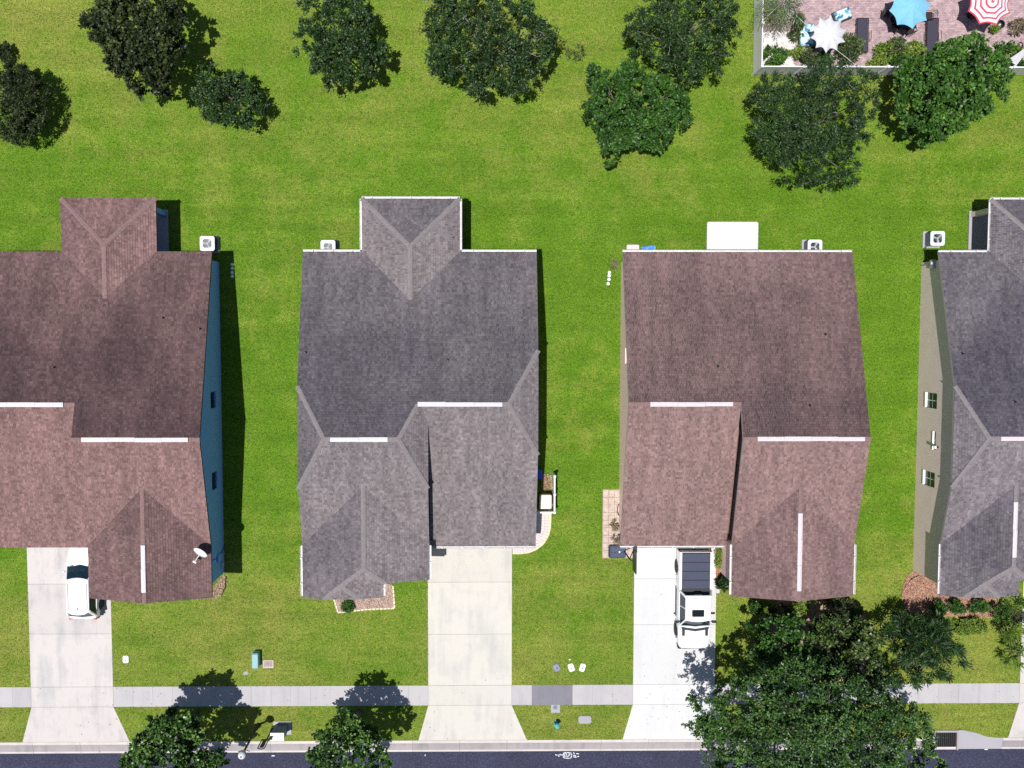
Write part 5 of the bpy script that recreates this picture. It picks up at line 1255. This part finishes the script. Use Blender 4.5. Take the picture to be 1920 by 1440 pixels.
# hose bib, pipes and boxes on side walls
wx = h4x+.35
r = empty('electric_meter', (wx, W(0, 497)[1], 0), 'grey electric meter panel at the rear end of the taupe side wall', 'meter')
MB().box(-.12, -.003, -.25, .25, 1.2, 1.7).build('box', K_grey, r, bevel=.01); b = MB(); b.lathe([(.09, 0), (.09, .09), (.02, .1)], 12); o_ = b.build('dial', LAMPG, r); o_.location = (-.12, .05, 1.5); o_.rotation_euler = (0, -math.pi/2, 0); MB().box(-.07, -.003, -.03, .03, .05, 1.2).build('conduit', K_grey, r)
r = empty('wall_lamp', (wx, W(0, 841, 2.6)[1], 2.6), 'small floodlight high on the taupe side wall', 'lamp')
MB().box(-.16, -.003, -.05, .05, 0, .08).build('arm', DARKM, r); MB().box(-.26, -.14, -.09, .09, -.06, .1).build('head', WHITE, r, bevel=.02)
wx = h1x+W1-.35
r = empty('electric_meter', (wx, W(0, 1038)[1], 0), 'electric meter boxes and cables on the blue side wall below the dish', 'meter')
MB().box(.003, .12, -.2, .2, 1.0, 1.6).build('box', W_blue, r, bevel=.01); MB().box(.003, .10, -.7, -.4, .4, .8).build('box', simple('lilac grey box', (.4, .42, .62), .6), r, bevel=.01); b = MB(); b.tube([(.03, .05, 1.6), (.03, .2, 2.4), (.03, .1, 3.3)], .015, 5); b.tube([(.03, .1, 1.0), (.03, .3, .3), (.05, .5, .05)], .02, 5); b.build('cable', BLACK, r)

# ------------------------------------------------------------------ pool patio behind the white fence
def paver_mat():
    m, nt, p, n, l = _mat('pink patio pavers'); g = geo(n); P = g.outputs['Position']
    br = n.new('ShaderNodeTexBrick'); br.inputs['Scale'].default_value = 1.0; br.inputs['Brick Width'].default_value = .20; br.inputs['Row Height'].default_value = .10
    br.inputs['Mortar Size'].default_value = .006; br.inputs['Mortar Smooth'].default_value = .3; l.new(P, br.inputs['Vector'])
    br.inputs['Color1'].default_value = (.50, .36, .36, 1); br.inputs['Color2'].default_value = (.36, .25, .27, 1); br.inputs['Mortar'].default_value = (.30, .23, .24, 1)
    a = mix(n, l, 'MULTIPLY', 1.0, br.outputs[0], ramp(n, l, nz(n, l, P, 3.0, 7, .8), [(.34, .62), (.66, 1.32)]))
    l.new(a, p.inputs['Base Color']); p.inputs['Roughness'].default_value = .85
    b = n.new('ShaderNodeBump'); b.inputs['Distance'].default_value = .006; l.new(br.outputs[1], b.inputs['Height']); b.invert = True; l.new(b.outputs[0], p.inputs['Normal']); return m
pr_ = bpy.data.objects.new('pool_patio', None); C.objects.link(pr_); pr_['kind'] = 'structure'
MB().box(PATX0-.03, 60, PATY0+.1, 60, -.05, .05).build('paving', paver_mat(), pr_)
def fence():
    h_ = 1.75; xL = W(1412, 90)[0]; yL_ = W(1600, 141)[1]
    root = empty('vinyl_fence', (xL, yL_, 0), 'tall white vinyl fence cornering round the pool patio', 'fence')
    b_post = MB(); b_post.box(-.065, .065, -.065, .065, 0, h_+.08); b_post.prism([(-.08, -.08), (.08, -.08), (.08, .08), (-.08, .08)], h_+.08, h_+.13, 0, .04)
    po = b_post.build('post', VINYL, root)
    first = True; st = 2.44
    spots = [(0, k*st) for k in range(0, 6)]+[(k*st, 0) for k in range(1, 9)]
    for (x_, y_) in spots[1:]:
        c_ = po.copy(); C.objects.link(c_); c_.parent = root; c_.location = (x_, y_, 0)
    pn = MB(); n_ = 15; s_ = (st-.13)/n_
    for k in range(n_):
        x_ = .065+k*s_; pn.box(x_+.003, x_+s_-.003, -.018, .018, .1, h_-.05)
    pn.box(.065, st-.065, -.012, .012, .1, h_-.05)
    A = pn.build('panel', VINYL, root); rl = MB().box(.066, st-.066, -.035, .035, h_-.048, h_+.02).build('top_rail', VINYL, root, bevel=.01)
    for k in range(1, 8):
        for o_ in (A, rl): c_ = o_.copy(); C.objects.link(c_); c_.parent = root; c_.location = (k*st, 0, 0)
    for k in range(0, 5):
        for o_ in (A, rl): c_ = o_.copy(); C.objects.link(c_); c_.parent = root; c_.location = (0, k*st, 0); c_.rotation_euler = (0, 0, math.pi/2)
fence()
def umbrella(px, py, R_, n, m, label, zc=2.35, stripes=None, tips=None, rot=0.0, droop=.35, scal=.80):
    c = W(px, py, zc); root = empty('patio_umbrella', (c[0], c[1], 0), label, 'umbrella')
    b = MB(); rings = [i/13 for i in range(14)] if stripes else [0, .3, .6, .85, 1.0]; seg = 6; N = n*seg; V = []
    for t in rings:
        for k in range(N):
            a = rot+2*math.pi*k/N; ph = (k % seg)/seg; v_ = 1-(1-scal)*math.sin(math.pi*ph)**.8*t; r_ = R_*t*v_
            sag = .10*t*math.sin(math.pi*ph); V.append((r_*math.cos(a), r_*math.sin(a), zc-droop*t**1.3+(-sag*.5)))
    i0 = len(b.v); b.v += V
    sub = 2 if stripes else 1
    for j in range(len(rings)-1):
        for k in range(N):
            k2 = (k+1) % N; b.f.append((j*N+k, (j+1)*N+k, (j+1)*N+k2, j*N+k2)); b.m.append((1 if (j % 3 != 0) else 0) if stripes else 0); b.t.append(0)
    can = b.build('canopy', stripes or [m], root, smooth=False); sm = can.modifiers.new('s', 'SOLIDIFY'); sm.thickness = .006
    p = MB(); p.tube([(0, 0, .05), (0, 0, zc+.06)], .025, 8); p.build('pole', WHITE, root)
    p = MB(); p.lathe([(.25, .05), (.25, .1), (.05, .14), (.04, .3)], 16); p.build('base', BRONZE, root)
    for k in range(n):
        a = rot+2*math.pi*k/n; q = MB(); q.tube([(0, 0, zc-.02), (R_*.97*math.cos(a), R_*.97*math.sin(a), zc-droop-.02)], .008, 4); q.build('rib', WHITE, root)
    return root
umbrella(1558, 60, 1.08, 10, CLOTH_w, 'white scalloped umbrella in the corner of the pool patio', rot=.2, scal=.74)
umbrella(1712, 10, 1.22, 8, CLOTH_b, 'sky blue scalloped umbrella over the black patio table', rot=.15, scal=.80)
umbrella(1862, 2, 1.32, 8, None, 'red and white striped umbrella at the upper right', stripes=[CLOTH_r, CLOTH_w], rot=.35, scal=.82)
# finer stripes: thin white rings over the red umbrella are part of its cloth pattern
def daybed(px, py, lx, ly, rz, label):
    c = W(px, py, .45); root = empty('daybed', (c[0], c[1], 0), label, 'daybed', rz=rz)
    MB().box(-lx/2, lx/2, -ly/2, ly/2, .22, .30).build('frame', BRONZE, root, bevel=.02)
    MB().prism(rrect(-lx/2+.06, lx/2-.04, -ly/2+.06, ly/2-.04, .08), .30, .46, 0, .05).build('cushion', CUSH, root)
    for sx in (-1, 1):
        for sy in (-1, 1): MB().box(sx*(lx/2-.06)-.03, sx*(lx/2-.06)+.03, sy*(ly/2-.06)-.03, sy*(ly/2-.06)+.03, .05, .22).build('leg', BRONZE, root)
daybed(1514, 65, .95, 1.35, 0.05, 'daybed with blue leaf print cushion left of the white umbrella')
daybed(1581, 27, 1.05, .70, .38, 'small daybed with blue leaf print cushion right above the white umbrella')
def lounger(px, py, label):
    c = W(px, py, .35); root = empty('sun_lounger', (c[0], c[1], 0), label, 'sun lounger', 'dark mesh sun loungers')
    MB().box(-.30, .30, -.95, .95, .33, .36).build('sling', MESHF, root)
    f = MB()
    for sx in (-1, 1): f.tube([(sx*.34, -.98, .35), (sx*.34, .98, .35)], .028, 6)
    for sy in (-1, 1): f.tube([(-.34, sy*.98, .35), (.34, sy*.98, .35)], .028, 6)
    f.build('frame', BRONZE, root)
    for sx in (-1, 1):
        for yy in (-.7, .7): MB().box(sx*.34-.02, sx*.34+.02, yy-.02, yy+.02, .05, .34).build('leg', BRONZE, root)
        a = MB(); a.tube([(sx*.42, -.35, .36), (sx*.44, -.3, .55), (sx*.44, .2, .55), (sx*.42, .25, .36)], .018, 5); a.build('armrest', BRONZE, root)
    for k in range(12):
        yy = -.85+k*.155
        for sx in (-1, 1): MB().box(sx*.30-.025 if sx > 0 else -.325, sx*.30+.025 if sx > 0 else -.275, yy-.015, yy+.015, .34, .366).build('lace', BLACK, root)
    return root
lounger(1617, 66, 'dark mesh sun lounger between the white and the blue umbrella')
lounger(1748, 66, 'dark mesh sun lounger right below the blue umbrella')
c = W(1698, 30, .72); r = empty('patio_table', (c[0], c[1], 0), 'round black patio table half hidden by the blue umbrella', 'table')
b = MB(); b.lathe([(.72, .68), (.74, .70), (.72, .72)], 28); b.build('table_top', BLACK, r)
for k in range(4): a = k*math.pi/2+.5; b = MB(); b.tube([(.5*math.cos(a), .5*math.sin(a), .68), (.58*math.cos(a), .58*math.sin(a), .05)], .025, 5); b.build('leg', BRONZE, r)
tc = c
def patio_chair():
    root = empty('patio_chair', (0, 0, 0), '', 'chair', 'iron chairs round the black patio table')
    MB().prism(rrect(-.23, .23, -.22, .22, .08), .42, .46, 0, .01).build('seat', BRONZE, root)
    b = MB()
    for k in range(5): x_ = -.2+k*.1; b.tube([(x_, .22, .45), (x_, .30, .88-.02*abs(k-2))], .012, 5)
    b.tube([(-.22, .29, .84), (-.1, .31, .90), (.1, .31, .90), (.22, .29, .84)], .018, 5); b.build('backrest', BRONZE, root)
    for sx in (-1, 1):
        b = MB(); b.tube([(sx*.25, .24, .66), (sx*.27, -.2, .64), (sx*.25, -.2, .44)], .015, 5); b.build('armrest', BRONZE, root)
        for sy in (-1, 1): b = MB(); b.tube([(sx*.2, sy*.19, .43), (sx*.25, sy*.25, .05)], .014, 5); b.build('leg', BRONZE, root)
    return root
ch = patio_chair()
for i, (px, py, lb) in enumerate([(1664, 24, 'iron patio chair left of the blue umbrella'), (1682, 49, 'iron patio chair below left of the blue umbrella'), (1708, 54, 'iron patio chair below the tip of the blue umbrella'), (1744, 28, 'iron patio chair right of the blue umbrella')]):
    o_ = ch if i == 0 else copy_tree(ch); q = W(px, py, .6); o_['label'] = lb
    o_.location = (q[0], q[1], 0); o_.rotation_euler = (0, 0, math.atan2(q[1]-tc[1], q[0]-tc[0])-math.pi/2)
o_ = copy_tree(ch); q = W(1826, 28, .5); o_['label'] = 'iron patio chair in the shade of the striped umbrella'; o_['group'] = 'iron chairs round the black patio table'; o_.location = (q[0], q[1], 0); o_.rotation_euler = (0, 0, 1.8)
# white pebbles, palm, shrubs along the fence
def pebbles():
    P = [(1431, 60), (1470, 70), (1482, 62), (1484, 82), (1480, 105), (1488, 125), (1431, 126)]
    r, L, c = bed('pebble_bed', P, STONE_w, 'white pebble bed in the corner of the fence', 'pebble bed', 0, None, .09)
    n = 1500; xs = [p[0] for p in L]; ys = [p[1] for p in L]; V = []; Fc = []
    x = rng.uniform(min(xs), max(xs), n); y = rng.uniform(min(ys), max(ys), n); s_ = rng.uniform(.03, .08, n)
    O = np.array([(1, 0, 0), (0, 1, 0), (-1, 0, 0), (0, -1, 0), (0, 0, .6)])
    V = np.c_[x, y, np.full(n, .085)][:, None, :]+O[None]*s_[:, None, None]
    F_ = (np.arange(n)[:, None, None]*5+np.array([[0, 1, 4], [1, 2, 4], [2, 3, 4], [3, 0, 4]])[None]).reshape(-1, 3)
    link_mesh('pebbles', npmesh('pebbles', V.reshape(-1, 3), F_), STONE_w, r, 'stuff')
pebbles()
palm(1466, 6, 1.75, 2.2, L_palm, 'green palm at the top edge inside the fence corner', nfr=22, leafw=.05, droop=.75, nleaf=14)
palm(1452, 28, 1.3, 1.0, L_straw, 'dry brown fronds hanging below the green palm', nfr=14, leafw=.035, droop=.8, nleaf=12, name='palm_skirt')
g_b = 'shrubs planted along the inside of the white fence'
for px, py, rr, hh_, m_, lb in [
    (1453, 103, 19, 1.0, L_bright, 'round bright green shrub in the pebble bed'), (1497, 42, 12, .8, L_olive, 'olive shrub between the palm and the white umbrella'),
    (1489, 68, 6, .4, L_olive, 'tiny round plant beside the left daybed'), (1493, 97, 10, .8, L_yel, 'yellowish shrub right of the round bright one'),
    (1520, 112, 16, .9, L_olive, 'olive shrub below the left daybed at the fence'), (1545, 112, 13, .9, L_green, 'green shrub below the white umbrella at the fence'),
    (1592, 92, 24, 1.3, L_olive, 'feathery olive shrub below right of the white umbrella'), (1645, 118, 14, .6, L_yel, 'low yellow green plant at the fence below the left lounger'),
    (1660, 98, 17, 1.1, L_yel, 'yellow green shrub between the two loungers'), (1682, 85, 16, 1.2, L_olive, 'tall olive shrub between the two loungers'),
    (1712, 95, 18, 1.1, L_yel, 'bushy lime shrub left of the right lounger'), (1685, 112, 16, .8, L_green, 'green shrub at the fence between the two loungers'),
    (1900, 98, 12, .8, L_yel, 'lime shrub beside the white sail at the fence'), (1915, 118, 12, .7, L_green, 'green shrub at the fence by the right edge'),
    (1912, 50, 14, .9, L_straw, 'straw coloured grass plant at the right edge of the patio')]:
    bush(px, py, rr, hh_, m_, lb, n=max(10, int(rr*rr*.13)), npl=40, ln=.16, wd=.035, group=g_b, crad=.26, twig=.7)
# potted plant, ring, sail, cord
c = W(1863, 55, .3); r = empty('plant_pot', (c[0], c[1], 0), 'yellow green potted plant below the striped umbrella', 'potted plant')
b = MB(); b.lathe([(.16, .05), (.22, .4), (.20, .4), (.19, .34), (.02, .34)], 14); b.build('pot', BRONZE, r)
P = rng.normal(size=(260, 3))*.05+np.array([0, 0, .4]); D = rng.normal(size=(260, 3)); D[:, 2] = np.abs(D[:, 2])*.6; D /= np.linalg.norm(D, axis=1)[:, None]
V, Fc, T = leaves(P, D, .26, .03, rng.uniform(0, 1, 260)); link_mesh('foliage', npmesh('foliage', V, Fc, T), L_yel, r, 'stuff')
c = W(1875, 46, .3); r = empty('plant_pot', (c[0], c[1], 0), 'round black pot beside the yellow green potted plant', 'pot')
b = MB(); b.lathe([(.16, .05), (.26, .38), (.22, .38), (.20, .2), (.02, .2)], 18); b.build('pot', BLACK, r); b = MB(); b.lathe([(.01, .2), (.08, .24), (.05, .32), (.01, .33)], 10); b.build('plug', LAMPG, r)
c = W(1912, 85); r = empty('iron_ring', (c[0], c[1], 0), 'small dark ring lying on the patio near the right edge', 'ring'); b = MB(); b.tube([(.14*math.cos(t_), .14*math.sin(t_), .09) for t_ in [2*math.pi*i/16 for i in range(17)]], .035, 6, caps=False); b.build('hoop', BRONZE, r)
z_ = 1.9; A = [W(1890, 112, 1.5), W(1897, 127, 1.4), W(1922, 94, 2.6)]
r = empty('shade_sail', (*A[0], 0), 'white triangular sail corner tied at the fence by the right edge', 'shade sail')
b = MB(); V = [(A[0][0], A[0][1], 1.5), (A[1][0], A[1][1], 1.85), (A[2][0]+.5, A[2][1]+.45, 2.6)]; b.face(V); o_ = b.build('cloth', CLOTH_w, r, xf=lambda p: (p[0]-A[0][0], p[1]-A[0][1], p[2])); sm = o_.modifiers.new('s', 'SOLIDIFY'); sm.thickness = .01
b = MB(); b.tube([(A[1][0], A[1][1], 1.85), (*W(1896, 129, 1.75), 1.75)], .012, 5); b.build('tie', WHITE, r, xf=lambda p: (p[0]-A[0][0], p[1]-A[0][1], p[2]))
A, B = W(1450, -10, 2.2), W(1615, 128, 1.9); r = empty('rope', (*A, 0), 'pale cord stretched diagonally under the white umbrella', 'cord')
b = MB(); b.tube([(0, 0, 2.2), ((B[0]-A[0])*.5, (B[1]-A[1])*.5, 1.75), (B[0]-A[0], B[1]-A[1], 1.8)], .012, 5); b.build('line', CLOTH_w, r)

# porch of the taupe house: edge strip, dry soil; weeds at the wall feet
r, L, c = bed('soil_strip', [(1822, 398), (1834, 398), (1834, 472), (1822, 472)], DIRT, 'thin soil strip along the porch of the taupe house', 'soil strip', 160, CH_brown, .03)

# fallen leaves on paving, turf and road near the trees
n_l = 500
cx_ = np.r_[rng.normal(-19, 3.2, 110), rng.normal(-8, 3.0, 100), rng.normal(19, 6.5, 290)]; cy_ = np.r_[rng.normal(-23.6, 1.6, 210), rng.normal(-22.2, 2.6, 290)]
zb_ = np.where(cy_ < YR, -.128, np.where(cy_ < YC, -.09, .028))
P = np.c_[cx_, cy_, zb_]; D = rng.normal(size=(n_l, 3)); D[:, 2] *= .12; D /= np.linalg.norm(D, axis=1)[:, None]
V, Fc, T = leaves(P, D, .09, .022, rng.uniform(0, 1, n_l), 2.0)
V[:, 2] = np.maximum(V[:, 2], np.repeat(zb_, 4)+.002)
link_mesh('fallen_leaves', npmesh('fallen_leaves', V, Fc, T), CH_brown, None, 'stuff')
